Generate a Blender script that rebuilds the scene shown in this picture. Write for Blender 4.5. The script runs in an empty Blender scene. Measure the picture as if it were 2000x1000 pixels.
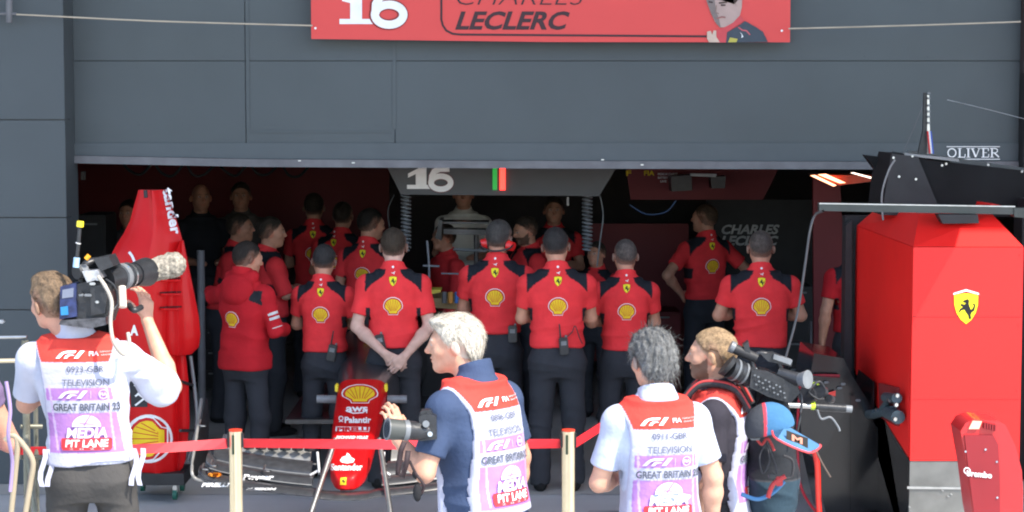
import bpy, bmesh, math, random
import numpy as np
from mathutils import Vector, Matrix
from mathutils.bvhtree import BVHTree
R = math.radians
random.seed(7)
C = bpy.context.scene.collection
# ------------------------------------------------------------------ camera, sky, sun, exposure
F_PX = 4000.0; CAM_H = 2.66; PITCH = math.atan(312/4000)
cam_d = bpy.data.cameras.new('camera'); cam = bpy.data.objects.new('camera', cam_d); C.objects.link(cam)
cam.location = (0, 0, CAM_H); cam.rotation_euler = (R(90)-PITCH, 0, 0)
cam_d.sensor_width = 36; cam_d.lens = 72; cam_d.clip_start = 0.1; cam_d.clip_end = 500
bpy.context.scene.camera = cam
SUN_EL, SUN_AZ = R(52), R(44)        # azimuth measured from behind the camera towards the right
sun_dir = Vector((math.sin(SUN_AZ)*math.cos(SUN_EL), -math.cos(SUN_AZ)*math.cos(SUN_EL), math.sin(SUN_EL)))
w = bpy.data.worlds.new('World'); bpy.context.scene.world = w; w.use_nodes = True
nt = w.node_tree; sky = nt.nodes.new('ShaderNodeTexSky'); sky.sky_type = 'NISHITA'; sky.sun_disc = False
sky.sun_elevation = SUN_EL; sky.sun_rotation = math.atan2(sun_dir.x, sun_dir.y)
nt.links.new(sky.outputs[0], nt.nodes['Background'].inputs[0]); nt.nodes['Background'].inputs[1].default_value = 0.15
sl = bpy.data.lights.new('sun', 'SUN'); sl.energy = 2.5; sl.angle = R(0.5); sl.color = (1, 0.92, 0.80)
so = bpy.data.objects.new('sun', sl); C.objects.link(so); so.rotation_euler = (-sun_dir).to_track_quat('-Z', 'Y').to_euler()
vs = bpy.context.scene.view_settings
vs.view_transform = 'Standard'; vs.look = 'None'; vs.exposure = 1.58; vs.gamma = 1; bpy.context.scene.cycles.filter_width = 2.0; vs.use_curve_mapping = False

def W(px, py, Y):
    """point of the plane at distance Y that the photo shows at pixel px, py (2000 x 1000)"""
    dx = (px-1000)/F_PX; dy = -(py-500)/F_PX
    t = Y/(math.cos(PITCH)+dy*math.sin(PITCH))
    return Vector((t*dx, Y, CAM_H+t*(dy*math.cos(PITCH)-math.sin(PITCH))))

# ------------------------------------------------------------------ materials
def srgb(r, g, b):
    f = lambda c: (c/12.92 if c <= 0.04045 else ((c+0.055)/1.055)**2.4)
    return (f(r/255), f(g/255), f(b/255))
MATS = {}
def mat(name, col, rough=0.6, metal=0.0, noise=0.12, nscale=6.0, bump=0.0, bscale=60.0, coat=0.0, emit=0.0, trans=0.0, spec=0.5):
    if name in MATS: return MATS[name]
    m = bpy.data.materials.new(name); m.use_nodes = True; n = m.node_tree; L = n.links
    p = n.nodes['Principled BSDF']; p.inputs['Roughness'].default_value = rough; p.inputs['Metallic'].default_value = metal
    p.inputs['Specular IOR Level'].default_value = spec
    tc = n.nodes.new('ShaderNodeTexCoord'); nz = n.nodes.new('ShaderNodeTexNoise'); nz.inputs['Scale'].default_value = nscale; nz.inputs['Detail'].default_value = 5
    L.new(tc.outputs['Object'], nz.inputs['Vector'])
    mr = n.nodes.new('ShaderNodeMapRange'); mr.inputs['To Min'].default_value = 1-noise; mr.inputs['To Max'].default_value = 1+noise; mr.inputs['From Min'].default_value = .3; mr.inputs['From Max'].default_value = .7
    L.new(nz.outputs[0], mr.inputs[0])
    mx = n.nodes.new('ShaderNodeVectorMath'); mx.operation = 'SCALE'
    if col == 'attr':
        at = n.nodes.new('ShaderNodeAttribute'); at.attribute_name = 'Col'; L.new(at.outputs['Color'], mx.inputs[0])
    else: mx.inputs[0].default_value = col
    L.new(mr.outputs[0], mx.inputs['Scale']); L.new(mx.outputs[0], p.inputs['Base Color'])
    if bump:
        b = n.nodes.new('ShaderNodeBump'); b.inputs['Strength'].default_value = bump; b.inputs['Distance'].default_value = 0.01
        n2 = n.nodes.new('ShaderNodeTexNoise'); n2.inputs['Scale'].default_value = bscale; n2.inputs['Detail'].default_value = 4
        L.new(tc.outputs['Object'], n2.inputs['Vector']); L.new(n2.outputs[0], b.inputs['Height']); L.new(b.outputs[0], p.inputs['Normal'])
    if coat: p.inputs['Coat Weight'].default_value = coat; p.inputs['Coat Roughness'].default_value = 0.08
    if emit:
        p.inputs['Emission Color'].default_value = (*col, 1); p.inputs['Emission Strength'].default_value = emit
    MATS[name] = m; return m
cloth = mat('woven_cloth', 'attr', 0.85, noise=0.1, nscale=9, bump=0.35, bscale=45, spec=0.2)
skin = mat('skin', 'attr', 0.55, noise=0.13, nscale=22, bump=0.05, bscale=200, spec=0.4)
skin.node_tree.nodes['Principled BSDF'].inputs['Subsurface Weight'].default_value = 0.06
skin.node_tree.nodes['Principled BSDF'].inputs['Subsurface Radius'].default_value = (0.02, 0.008, 0.004)
hairm = mat('hair_strands', 'attr', 0.62, noise=0.35, nscale=90, bump=0.8, bscale=220, spec=0.35)
printm = mat('printed_ink', 'attr', 0.6, noise=0.05, nscale=20, spec=0.3)
printdull = mat('worn_print', 'attr', 0.8, noise=0.2, nscale=12, spec=0.2)
paint_red = mat('glossy_red_paint', (0.52, 0.005, 0.007), 0.42, noise=0.04, coat=0.12, spec=.18)
box_red = mat('satin_red_panel', (0.84, 0.012, 0.009), 0.5, noise=0.05, nscale=2.5, bump=.02)
carbon = mat('carbon_fibre', (0.035, 0.036, 0.04), 0.32, noise=0.3, nscale=25, coat=0.5)
black_gloss = mat('black_gloss_panel', (0.012, 0.012, 0.013), 0.18, noise=0.2, nscale=4, coat=0.3)
black_matt = mat('black_matt', (0.018, 0.018, 0.02), 0.6, noise=0.25, nscale=8)
black_plastic = mat('black_plastic', (0.022, 0.023, 0.026), 0.38, noise=0.3, nscale=30, bump=.15, bscale=90)
grey_plastic = mat('grey_plastic', (0.16, 0.17, 0.18), 0.4, noise=0.2, nscale=20)
silver = mat('brushed_metal', (0.55, 0.55, 0.54), 0.32, metal=1.0, noise=0.15, nscale=18, bump=.08)
gold = mat('warm_polished_steel', (0.82, 0.70, 0.48), 0.34, metal=0.75, noise=0.1, nscale=6)
chrome_glass = mat('lens_glass', (0.02, 0.025, 0.04), 0.05, noise=0.1, coat=1)
tape_red = mat('red_barrier_tape', (0.62, 0.02, 0.03), 0.5, noise=0.06, nscale=3)

# ------------------------------------------------------------------ object helpers
def link(name, me, m, parent=None, label=None):
    o = bpy.data.objects.new(name, me); C.objects.link(o)
    if m: me.materials.append(m)
    if parent: o.parent = parent
    if label: o['label'] = label
    return o
def tag(o, label, cat, group=None):
    o['label'] = label; o['category'] = cat
    if group: o['group'] = group
    return o
def thing(name, label, cat, loc=(0, 0, 0), rz=0, group=None):
    o = bpy.data.objects.new(name, None); C.objects.link(o); o.location = loc; o.rotation_euler = (0, 0, rz); o.empty_display_size = .1
    return tag(o, label, cat, group)
def mesh_np(name, V, Fs, cols=None, smooth=True):
    me = bpy.data.meshes.new(name); V = np.asarray(V, dtype=np.float32); Fs = np.asarray(Fs, dtype=np.int32)
    me.vertices.add(len(V)); me.vertices.foreach_set('co', V.ravel())
    k = Fs.shape[1]; me.loops.add(Fs.size); me.loops.foreach_set('vertex_index', Fs.ravel())
    me.polygons.add(len(Fs)); me.polygons.foreach_set('loop_start', np.arange(len(Fs), dtype=np.int32)*k)
    if smooth: me.polygons.foreach_set('use_smooth', np.ones(len(Fs), dtype=bool))
    me.update(calc_edges=True)
    if cols is not None: setcol(me, cols)
    return me
def setcol(me, cols):
    n = len(me.vertices); c = np.ones((n, 4), dtype=np.float32); c[:, :3] = cols
    a = me.color_attributes.new('Col', 'FLOAT_COLOR', 'POINT'); a.data.foreach_set('color', c.ravel())
def from_bm(name, bm, m, parent=None, smooth=False, col=None, bevel=0, label=None):
    if bevel: bmesh.ops.bevel(bm, geom=[e for e in bm.edges if e.is_manifold and e.calc_face_angle(0) > .5], offset=bevel, segments=2, affect='EDGES')
    bmesh.ops.recalc_face_normals(bm, faces=bm.faces)
    me = bpy.data.meshes.new(name); bm.to_mesh(me); bm.free()
    if smooth:
        for p in me.polygons: p.use_smooth = True
        if smooth == 'auto': me.set_sharp_from_angle(angle=R(35))
    if col is not None: setcol(me, col)
    return link(name, me, m, parent, label)
def bx(bm, c, s, rot=None):
    M = Matrix.Translation(c) @ (rot.to_4x4() if rot else Matrix()) @ Matrix.Diagonal((s[0], s[1], s[2], 1))
    bmesh.ops.create_cube(bm, size=1, matrix=M)
def box(name, c, s, m, parent=None, bevel=0.004, rot=None, label=None):
    bm = bmesh.new(); bx(bm, c, s, rot); return from_bm(name, bm, m, parent, 'auto', bevel=bevel, label=label)
def cyl(bm, a, b, r1, r2=None, seg=20):
    a, b = Vector(a), Vector(b); d = b-a
    M = Matrix.Translation((a+b)/2) @ d.to_track_quat('Z', 'Y').to_matrix().to_4x4()
    bmesh.ops.create_cone(bm, cap_ends=True, segments=seg, radius1=r1, radius2=r1 if r2 is None else r2, depth=d.length, matrix=M)
def rod(name, a, b, r, m, parent=None, r2=None, seg=20):
    bm = bmesh.new(); cyl(bm, a, b, r, r2, seg); return from_bm(name, bm, m, parent, 'auto')
def tube(name, pts, r, m, parent=None, seg=8, label=None, sub=6):
    # smooth tube through points
    P = [Vector(p) for p in pts]; Q = []
    for i in range(len(P)-1):
        p0, p1, p2, p3 = P[max(i-1, 0)], P[i], P[i+1], P[min(i+2, len(P)-1)]
        for j in range(sub):
            t = j/sub; Q.append(0.5*((2*p1)+(p2-p0)*t+(2*p0-5*p1+4*p2-p3)*t*t+(3*p1-p0-3*p2+p3)*t**3))
    Q.append(P[-1]); V = []; Fs = []; up = Vector((0.13, 0.31, 0.94))
    for i, q in enumerate(Q):
        d = (Q[min(i+1, len(Q)-1)]-Q[max(i-1, 0)]).normalized(); a = d.cross(up)
        if a.length < .05: a = d.cross(Vector((1, 0, 0)))
        a.normalize(); b = d.cross(a); rr = r if not callable(r) else r(i/(len(Q)-1))
        for k in range(seg): an = 2*math.pi*k/seg; V.append(q+rr*(math.cos(an)*a+math.sin(an)*b))
        if i:
            for k in range(seg): o = (i-1)*seg; Fs.append((o+k, o+(k+1) % seg, o+seg+(k+1) % seg, o+seg+k))
    return link(name, mesh_np(name, [tuple(v) for v in V], Fs), m, parent, label)
def prism(name, pts, d, m, parent=None, bevel=0.004, axis=Vector((0, 1, 0)), label=None, smooth='auto'):
    """polygon of world points pushed back by d along axis"""
    bm = bmesh.new(); n = len(pts); d = axis*d
    A = [bm.verts.new(p) for p in pts]; B = [bm.verts.new(Vector(p)+d) for p in pts]
    bm.faces.new(A); bm.faces.new(B[::-1])
    for i in range(n): bm.faces.new((A[i], B[i], B[(i+1) % n], A[(i+1) % n]))
    return from_bm(name, bm, m, parent, smooth, bevel=bevel, label=label)
def loft(name, rings, m, parent=None, caps=True, smooth='auto', label=None):
    bm = bmesh.new(); Vs = [[bm.verts.new(p) for p in r] for r in rings]; n = len(rings[0])
    for a, b in zip(Vs[:-1], Vs[1:]):
        for i in range(n): bm.faces.new((a[i], a[(i+1) % n], b[(i+1) % n], b[i]))
    if caps: bm.faces.new(Vs[0]); bm.faces.new(Vs[-1][::-1])
    return from_bm(name, bm, m, parent, smooth, label=label)
def sring(cx, cy, cz, a, b, n=2.5, seg=28, ax='y'):
    out = []
    for i in range(seg):
        t = 2*math.pi*i/seg; c, s = math.cos(t), math.sin(t)
        u = a*math.copysign(abs(c)**(2/n), c); v = b*math.copysign(abs(s)**(2/n), s)
        out.append((cx+u, cy, cz+v) if ax == 'y' else (cx+u, cy+v, cz))
    return out

# ------------------------------------------------------------------ flat artwork: shapes are (verts2d, faces, colour, layer)
WHITE = (.8, .8, .8); YEL = (.80, .55, .02); REDI = (.55, .015, .02); BLK = (.012, .012, .014); CRIM = (.74, .040, .046)
def S(pts, col, lay=0):
    bm = bmesh.new(); bm.faces.new([bm.verts.new((x, y, 0)) for x, y in pts]); bmesh.ops.triangulate(bm, faces=bm.faces)
    bm.verts.index_update(); r = ([(v.co.x, v.co.y) for v in bm.verts], [tuple(v.index for v in f.verts) for f in bm.faces], col, lay); bm.free(); return r
def stroke(pts, wd, col, lay=0, closed=False):
    n = len(pts); A = []; B = []
    for i in range(n):
        p = Vector(pts[i]); q0 = Vector(pts[(i-1) % n]) if (i or closed) else None; q1 = Vector(pts[(i+1) % n]) if (i < n-1 or closed) else None
        d0 = (p-q0).normalized() if q0 is not None else None; d1 = (q1-p).normalized() if q1 is not None else None
        if d0 is None: d0 = d1
        if d1 is None: d1 = d0
        t = (d0+d1); t = t.normalized() if t.length > 1e-6 else d0; nn = Vector((-t.y, t.x)); k = max(.35, nn.dot(Vector((-d0.y, d0.x))))
        ww = (wd if not callable(wd) else wd(i/(n-1)))/2/k; A.append(p+nn*ww); B.append(p-nn*ww)
    V = [tuple(v) for v in A+B]; Fs = [(i, n+i, n+(i+1) % n, (i+1) % n) for i in range(n if closed else n-1)]
    return (V, Fs, col, lay)
TC = {}
def text(s, width=None, height=None, x=0, y=0, col=WHITE, lay=1, bold=0.0, shear=0.0, space=1.0, squash=None, align='C'):
    key = (s, bold, space)
    if key not in TC:
        cu = bpy.data.curves.new('tmp', 'FONT'); cu.body = s; cu.offset = bold; cu.space_character = space; cu.resolution_u = 3
        ob = bpy.data.objects.new('tmp', cu); C.objects.link(ob); dg = bpy.context.evaluated_depsgraph_get()
        me = ob.evaluated_get(dg).to_mesh(); V = np.array([v.co[:2] for v in me.vertices]); Fs = [tuple(p.vertices) for p in me.polygons]
        bpy.data.objects.remove(ob); bpy.data.curves.remove(cu); TC[key] = (V, Fs)
    V, Fs = TC[key]; V = V.copy(); h0 = .69; V[:, 0] += shear*V[:, 1]
    mn, mx = V[:, 0].min(), V[:, 0].max(); wd = mx-mn
    sy = height/h0 if height else width/wd; sx = width/wd if width else sy
    V[:, 0] = (V[:, 0]-(mn+mx)/2)*sx+x; V[:, 1] = (V[:, 1]-h0/2)*sy+y
    return ([tuple(v) for v in V], Fs, col, lay)
def xf(shapes, s=1, dx=0, dy=0, rot=0, lay=0):
    c, n = math.cos(rot), math.sin(rot)
    return [([((x*c-y*n)*s+dx, (x*n+y*c)*s+dy) for x, y in V], Fs, col, l+lay) for V, Fs, col, l in shapes]
def circ(r, cx=0, cy=0, n=24, a0=0, a1=2*math.pi): return [(cx+r*math.cos(a0+(a1-a0)*i/n), cy+r*math.sin(a0+(a1-a0)*i/n)) for i in range(n)]
def scallop():   # unit width 1
    def outline(k):
        P = []
        for i in range(21):
            t = R(-18)+R(216)*i/20; r = .5*(1+.012*math.cos(t*14)); P.append((r*math.cos(t)*k, (r*.92*math.sin(t)+.03)*k))
        return [(.40*k, -.17*k), (.26*k, -.30*k), (.23*k, -.42*k)][::-1] and P+[(-.27*k, -.30*k), (-.24*k, -.44*k), (.24*k, -.44*k), (.27*k, -.30*k)]
    sh = [S(outline(1.0), WHITE, 0), S(outline(.93), REDI, 1), S(outline(.80), YEL, 2)]
    for i in range(7):
        a = R(24)+R(132)*i/6; b = Vector((.05*math.cos(a), -.28+.0*math.sin(a))); e = Vector((.385*math.cos(a), .355*math.sin(a)+.02))
        sh.append(stroke([(b.x+.1*math.cos(a), b.y+.06), tuple(e)], .018, REDI, 3))
    return sh
SHELL = scallop()
HORSE = [(-.02, .30), (.06, .33), (.10, .27), (.09, .16), (.12, .06), (.16, -.03), (.22, .02), (.26, .12), (.22, .14), (.25, .2), (.31, .12), (.27, -.06), (.18, -.12), (.15, -.2), (.17, -.33), (.09, -.34), (.07, -.22), (.01, -.14), (-.06, -.02), (-.18, -.06), (-.20, -.13), (-.24, -.1), (-.21, 0), (-.1, .06), (-.2, .12), (-.17, .17), (-.05, .14), (-.01, .2), (-.09, .22), (-.1, .27)]
def shield(top=True):   # unit height 1
    P = [(-.38, .40), (-.2, .45), (0, .47), (.2, .45), (.38, .40), (.37, .1), (.30, -.15), (.17, -.36), (0, -.5), (-.17, -.36), (-.30, -.15), (-.37, .1)]
    o = [S([(x*1.08, y*1.07) for x, y in P], (.3, .02, .01), 0), S(P, (.85, .72, .02), 1), S([(x*.95, y*.95-.02) for x, y in HORSE], BLK, 2)]
    if top: o.append(S([(-.41, .42), (0, .53), (.41, .42), (.40, .48), (0, .60), (-.40, .48)], WHITE, 2))
    return o
CAT = [(-.5, .25), (-.25, .12), (.0, .05), (.2, .2), (.5, .45), (.45, .2), (.25, -.02), (.35, -.25), (.25, -.45), (.15, -.2), (-.02, -.12), (-.3, -.15), (-.2, -.0)]
def f1logo(w_, col, lay=1):   # width 1 slanted mark
    a = [(-.5, -.13), (-.36, -.13), (-.22, .02), (-.12, .05), (.16, .05), (.22, .13), (-.10, .13), (-.26, .09), (-.36, .03)]
    b = [(-.22, -.13), (-.10, -.13), (-.03, -.05), (.06, -.03), (.16, -.03), (.1, -.0), (-.05, .015), (-.14, -.02)]
    c = [(.13, -.13), (.28, -.13), (.5, .13), (.34, .13)]
    return [S([(x*w_, y*w_) for x, y in p], col, lay) for p in (a, b, c)]
def decal(name, shapes, mapf, m=printm, parent=None, step=.0012, maxlen=None, label=None):
    """mapf(u, v, lift) -> point. Long edges are split so the print follows the surface."""
    V = []; Fs = []; cols = []
    for sv, sf, col, lay in shapes:
        bm = bmesh.new(); vs_ = [bm.verts.new((x, y, 0)) for x, y in sv]
        for f in sf:
            try: bm.faces.new([vs_[i] for i in f])
            except ValueError: pass
        if maxlen:
            for _ in range(5):
                es = [e for e in bm.edges if e.calc_length() > maxlen]
                if not es: break
                bmesh.ops.subdivide_edges(bm, edges=es, cuts=1); bmesh.ops.triangulate(bm, faces=bm.faces)
        bm.verts.index_update(); o = len(V)
        for v in bm.verts: V.append(mapf(v.co.x, v.co.y, .002+step*lay)); cols.append(col)
        for f in bm.faces: Fs.append([o+v.index for v in f.verts])
        bm.free()
    me = bpy.data.meshes.new(name); me.from_pydata([tuple(v) for v in V], [], Fs); setcol(me, np.array(cols)); me.update()
    return link(name, me, m, parent, label)
def planemap(o, u, v, n):
    o, u, v, n = map(Vector, (o, u, v, n)); return lambda a, b, l: o+u*a+v*b+n*l

# ------------------------------------------------------------------ implicit-surface modeller (numpy): smooth unions meshed by surface nets
class Field:
    def __init__(s, lo, hi, h):
        s.h = h; s.lo = np.array(lo, float); n = np.ceil((np.array(hi)-s.lo)/h).astype(int)+1; s.n = n
        s.F = np.full(tuple(n), 9.0, dtype=np.float32)
        s.ax = [s.lo[i]+h*np.arange(n[i]) for i in range(3)]
    def sub(s, lo, hi, pad):
        i0 = np.clip(np.floor((np.array(lo)-pad-s.lo)/s.h).astype(int), 0, s.n-1); i1 = np.clip(np.ceil((np.array(hi)+pad-s.lo)/s.h).astype(int)+1, 1, s.n)
        sl = tuple(slice(a, b) for a, b in zip(i0, i1)); X, Y, Z = np.meshgrid(*[s.ax[i][sl[i]].astype(np.float32) for i in range(3)], indexing='ij', sparse=True)
        return sl, X, Y, Z
    def comb(s, sl, d, k, mode='u'):
        A = s.F[sl]
        if mode == 'u':
            if k > 0: hh = np.maximum(k-np.abs(A-d), 0)/k; s.F[sl] = np.minimum(A, d)-hh*hh*k*.25
            else: s.F[sl] = np.minimum(A, d)
        elif mode == 'd':
            d = -d; hh = np.maximum(k-np.abs(A-d), 0)/k; s.F[sl] = np.maximum(A, d)+hh*hh*k*.25
        return s
    def cone(s, a, b, ra, rb, k=.02, mode='u', flat=None):
        a, b = np.array(a, float), np.array(b, float); r = max(ra, rb)
        sl, X, Y, Z = s.sub(np.minimum(a, b)-r, np.maximum(a, b)+r, k+2*s.h); v = b-a; L = v@v+1e-12
        t = np.clip(((X-a[0])*v[0]+(Y-a[1])*v[1]+(Z-a[2])*v[2])/L, 0, 1)
        dx, dy, dz = X-a[0]-t*v[0], Y-a[1]-t*v[1], Z-a[2]-t*v[2]; q = dx*dx+dy*dy+dz*dz
        if flat is not None:   # (direction, factor>1 squashes along it)
            n, f = np.array(flat[0], float), flat[1]; n = n/np.linalg.norm(n); c = dx*n[0]+dy*n[1]+dz*n[2]; q = q+(f*f-1)*c*c
        return s.comb(sl, np.sqrt(q)-(ra+t*(rb-ra)), k, mode)
    def ell(s, c, r, k=.02, M=None, mode='u'):
        c, r = np.array(c, float), np.array(r, float); R_ = r.max()
        sl, X, Y, Z = s.sub(c-R_, c+R_, k+2*s.h); x, y, z = X-c[0], Y-c[1], Z-c[2]
        if M is not None: x, y, z = [M[0][i]*x+M[1][i]*y+M[2][i]*z for i in range(3)]   # inverse rotation
        k0 = np.sqrt((x/r[0])**2+(y/r[1])**2+(z/r[2])**2); k1 = np.sqrt((x/r[0]**2)**2+(y/r[1]**2)**2+(z/r[2]**2)**2)+1e-9
        return s.comb(sl, k0*(k0-1)/k1, k, mode)
    def stack(s, prof, k=.02, off=0, cut=None, mode='u'):
        P = np.array(prof, float); z0, z1 = P[0, 0], P[-1, 0]; A = P[:, 3].max()+off+.02; B = P[:, 4].max()+off+.02
        sl, X, Y, Z = s.sub((P[:, 1].min()-A, P[:, 2].min()-B, z0), (P[:, 1].max()+A, P[:, 2].max()+B, z1), k+2*s.h)
        zz = Z.ravel(); g = lambda j: np.interp(zz, P[:, 0], P[:, j]).astype(np.float32).reshape(Z.shape)
        cx, cy, a, b = g(1), g(2), g(3)+off, g(4)+off; n = 2.5
        x, y = np.abs(X-cx), np.abs(Y-cy); q = ((x/a)**n+(y/b)**n)**(1/n)+1e-6; r = np.sqrt(x*x+y*y)
        d = np.where(q < .25, -np.minimum(a, b)*.75, r*(1-1/q)); d = np.maximum(np.maximum(d, Z-z1), z0-Z)
        return s.comb(sl, d.astype(np.float32), k, mode)
    def cut(s, fn):   # keep where fn < 0
        X, Y, Z = np.meshgrid(*[a.astype(np.float32) for a in s.ax], indexing='ij', sparse=True); s.F = np.maximum(s.F, fn(X, Y, Z)).astype(np.float32); return s
    def mesh(s):
        F = s.F; F[0], F[-1], F[:, 0], F[:, -1], F[:, :, 0], F[:, :, -1] = 9, 9, 9, 9, 9, 9
        I = F < 0; c = I[:-1, :-1, :-1].astype(np.int8)
        for i, j, k in [(1, 0, 0), (0, 1, 0), (0, 0, 1), (1, 1, 0), (1, 0, 1), (0, 1, 1), (1, 1, 1)]:
            c = c+I[i:F.shape[0]-1+i, j:F.shape[1]-1+j, k:F.shape[2]-1+k]
        idx = np.argwhere((c > 0) & (c < 8)); n = len(idx); vid = np.full(c.shape, -1, dtype=np.int32); vid[tuple(idx.T)] = np.arange(n)
        acc = np.zeros((n, 3)); cnt = np.zeros(n); cs = np.array([(i, j, k) for i in (0, 1) for j in (0, 1) for k in (0, 1)])
        vals = [F[tuple((idx+q).T)] for q in cs]
        for p in range(8):
            for q in range(p+1, 8):
                if np.abs(cs[p]-cs[q]).sum() != 1: continue
                a, b = vals[p], vals[q]; m = (a < 0) != (b < 0); t = np.where(m, a/np.where(m, a-b, 1), 0)
                acc += np.where(m[:, None], cs[p]+t[:, None]*(cs[q]-cs[p]), 0); cnt += m
        V = (idx+acc/cnt[:, None])*s.h+s.lo; Q = []
        for ax in range(3):
            a, b = [(1, 2), (2, 0), (0, 1)][ax]; sl0 = [slice(None)]*3; sl1 = [slice(None)]*3; sl0[ax] = slice(0, -1); sl1[ax] = slice(1, None)
            e = I[tuple(sl0)] != I[tuple(sl1)]; ii = np.argwhere(e); ii = ii[(ii[:, a] > 0) & (ii[:, b] > 0) & (ii[:, a] < F.shape[a]-1) & (ii[:, b] < F.shape[b]-1)]
            ua, ub = np.zeros(3, int), np.zeros(3, int); ua[a] = 1; ub[b] = 1
            q = np.stack([vid[tuple((ii-ua-ub).T)], vid[tuple((ii-ub).T)], vid[tuple(ii.T)], vid[tuple((ii-ua).T)]], 1)
            fl = ~I[tuple(ii.T)]; q[fl] = q[fl][:, ::-1]; Q.append(q)
        return V.astype(np.float32), np.concatenate(Q)
def vnormals(V, Q):
    n = np.cross(V[Q[:, 2]]-V[Q[:, 0]], V[Q[:, 3]]-V[Q[:, 1]]); N = np.zeros_like(V)
    for i in range(4): np.add.at(N, Q[:, i], n)
    return N/(np.linalg.norm(N, axis=1, keepdims=True)+1e-12)
def relax(V, Q, it=1):
    for _ in range(it):
        A = np.zeros_like(V); c = np.zeros(len(V))
        for i in range(4):
            np.add.at(A, Q[:, i], V[Q[:, (i+1) % 4]]); np.add.at(c, Q[:, i], 1)
            np.add.at(A, Q[:, i], V[Q[:, (i+3) % 4]]); np.add.at(c, Q[:, i], 1)
        V = .5*V+.5*A/c[:, None]
    return V.astype(np.float32)
def wav(P, seed, scale, n=5, warp=1.2):
    """cheap smooth noise in [-1, 1]; scale = per-axis frequency"""
    rg = np.random.RandomState(abs(int(seed))); P = P*np.array(scale); o = np.zeros(len(P))
    w1 = np.sin(P@rg.normal(size=3)*.7+rg.rand()*6)*warp
    for i in range(n): d = rg.normal(size=3); d /= np.linalg.norm(d); o += np.sin(P@d*(1+.45*i)+w1+rg.rand()*6.3)/(1+.35*i)
    return o/2.6
def cmap(n, c): return np.tile(np.array(c, dtype=np.float32), (n, 1))
exec_order = None
# ------------------------------------------------------------------ people
TORSO = [(.78, 0, 0, .150, .10), (.88, 0, -.005, .168, .118), (.97, 0, 0, .158, .112), (1.08, 0, .005, .146, .105), (1.2, 0, .005, .158, .113), (1.32, 0, 0, .176, .122), (1.38, 0, -.005, .174, .115), (1.43, 0, -.01, .148, .098), (1.475, 0, -.015, .105, .08), (1.53, 0, -.02, .064, .062)]
SKINC = (.50, .25, .165)
def hand(F, wr, d, n, side, curl=.5, k=.004, sc=1.0, spread=0.0):
    """palm, four bent fingers of unequal length and a thumb leaving the side of the palm"""
    d = Vector(d).normalized(); n = Vector(n); n = (n-d*n.dot(d)).normalized(); t = d.cross(n)*side; wr = Vector(wr)
    L = [.046, .052, .048, .037]; r0 = [.0088, .009, .0086, .0077]
    for i in range(4):
        K = wr+d*(.092-.006*abs(i-1))*sc+t*(.030-.0205*i)*sc
        F.cone(wr+t*(.014-.009*i)*sc, K, .0155*sc, .0125*sc, .012)
        p = K; a = curl*.45; dd = d+t*spread*(1.2-i)
        for j, f in enumerate((1, .62, .5)):
            q = p+(dd*math.cos(a)+n*math.sin(a)).normalized()*L[i]*f*sc; F.cone(p, q, r0[i]*(1-.08*j)*sc, r0[i]*(.94-.1*j)*sc, k); p = q; a += curl*.75
    p = wr+d*.025*sc+t*.018*sc; v = (d*.62+t*.72+n*.3).normalized(); q = p+v*.045*sc; F.cone(p, q, .0145*sc, .0115*sc, .012)
    v = (d*.85+t*.25+n*(.25+.5*curl)).normalized(); q2 = q+v*.032*sc; F.cone(q, q2, .0108*sc, .0098*sc, k); F.cone(q2, q2+(v+n*.3*curl).normalized()*.024*sc, .0098*sc, .0082*sc, k)
ARMS = {  # elbow, wrist, hand direction, palm normal, curl   (given for the right side, x mirrored for the left)
 'hang': ((.245, -.01, 1.15), (.25, .06, .90), (0, .1, -1), (-1, 0, 0), .5),
 'cross': ((.235, .07, 1.17), (-.01, .235, 1.20), (-1, .05, .1), (0, -1, 0), .5),
 'hips': ((.40, -.07, 1.20), (.215, .02, 1.03), (-.6, .5, -.5), (-.7, -.5, 0), .5),
 'back': ((.262, -.05, 1.14), (.055, -.195, .925), (-.62, -.15, -.55), (0, 1, .1), .7),
 'front': ((.24, .05, 1.14), (.08, .30, 1.12), (-.3, 1, 0), (-1, 0, -.5), .7)}
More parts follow.
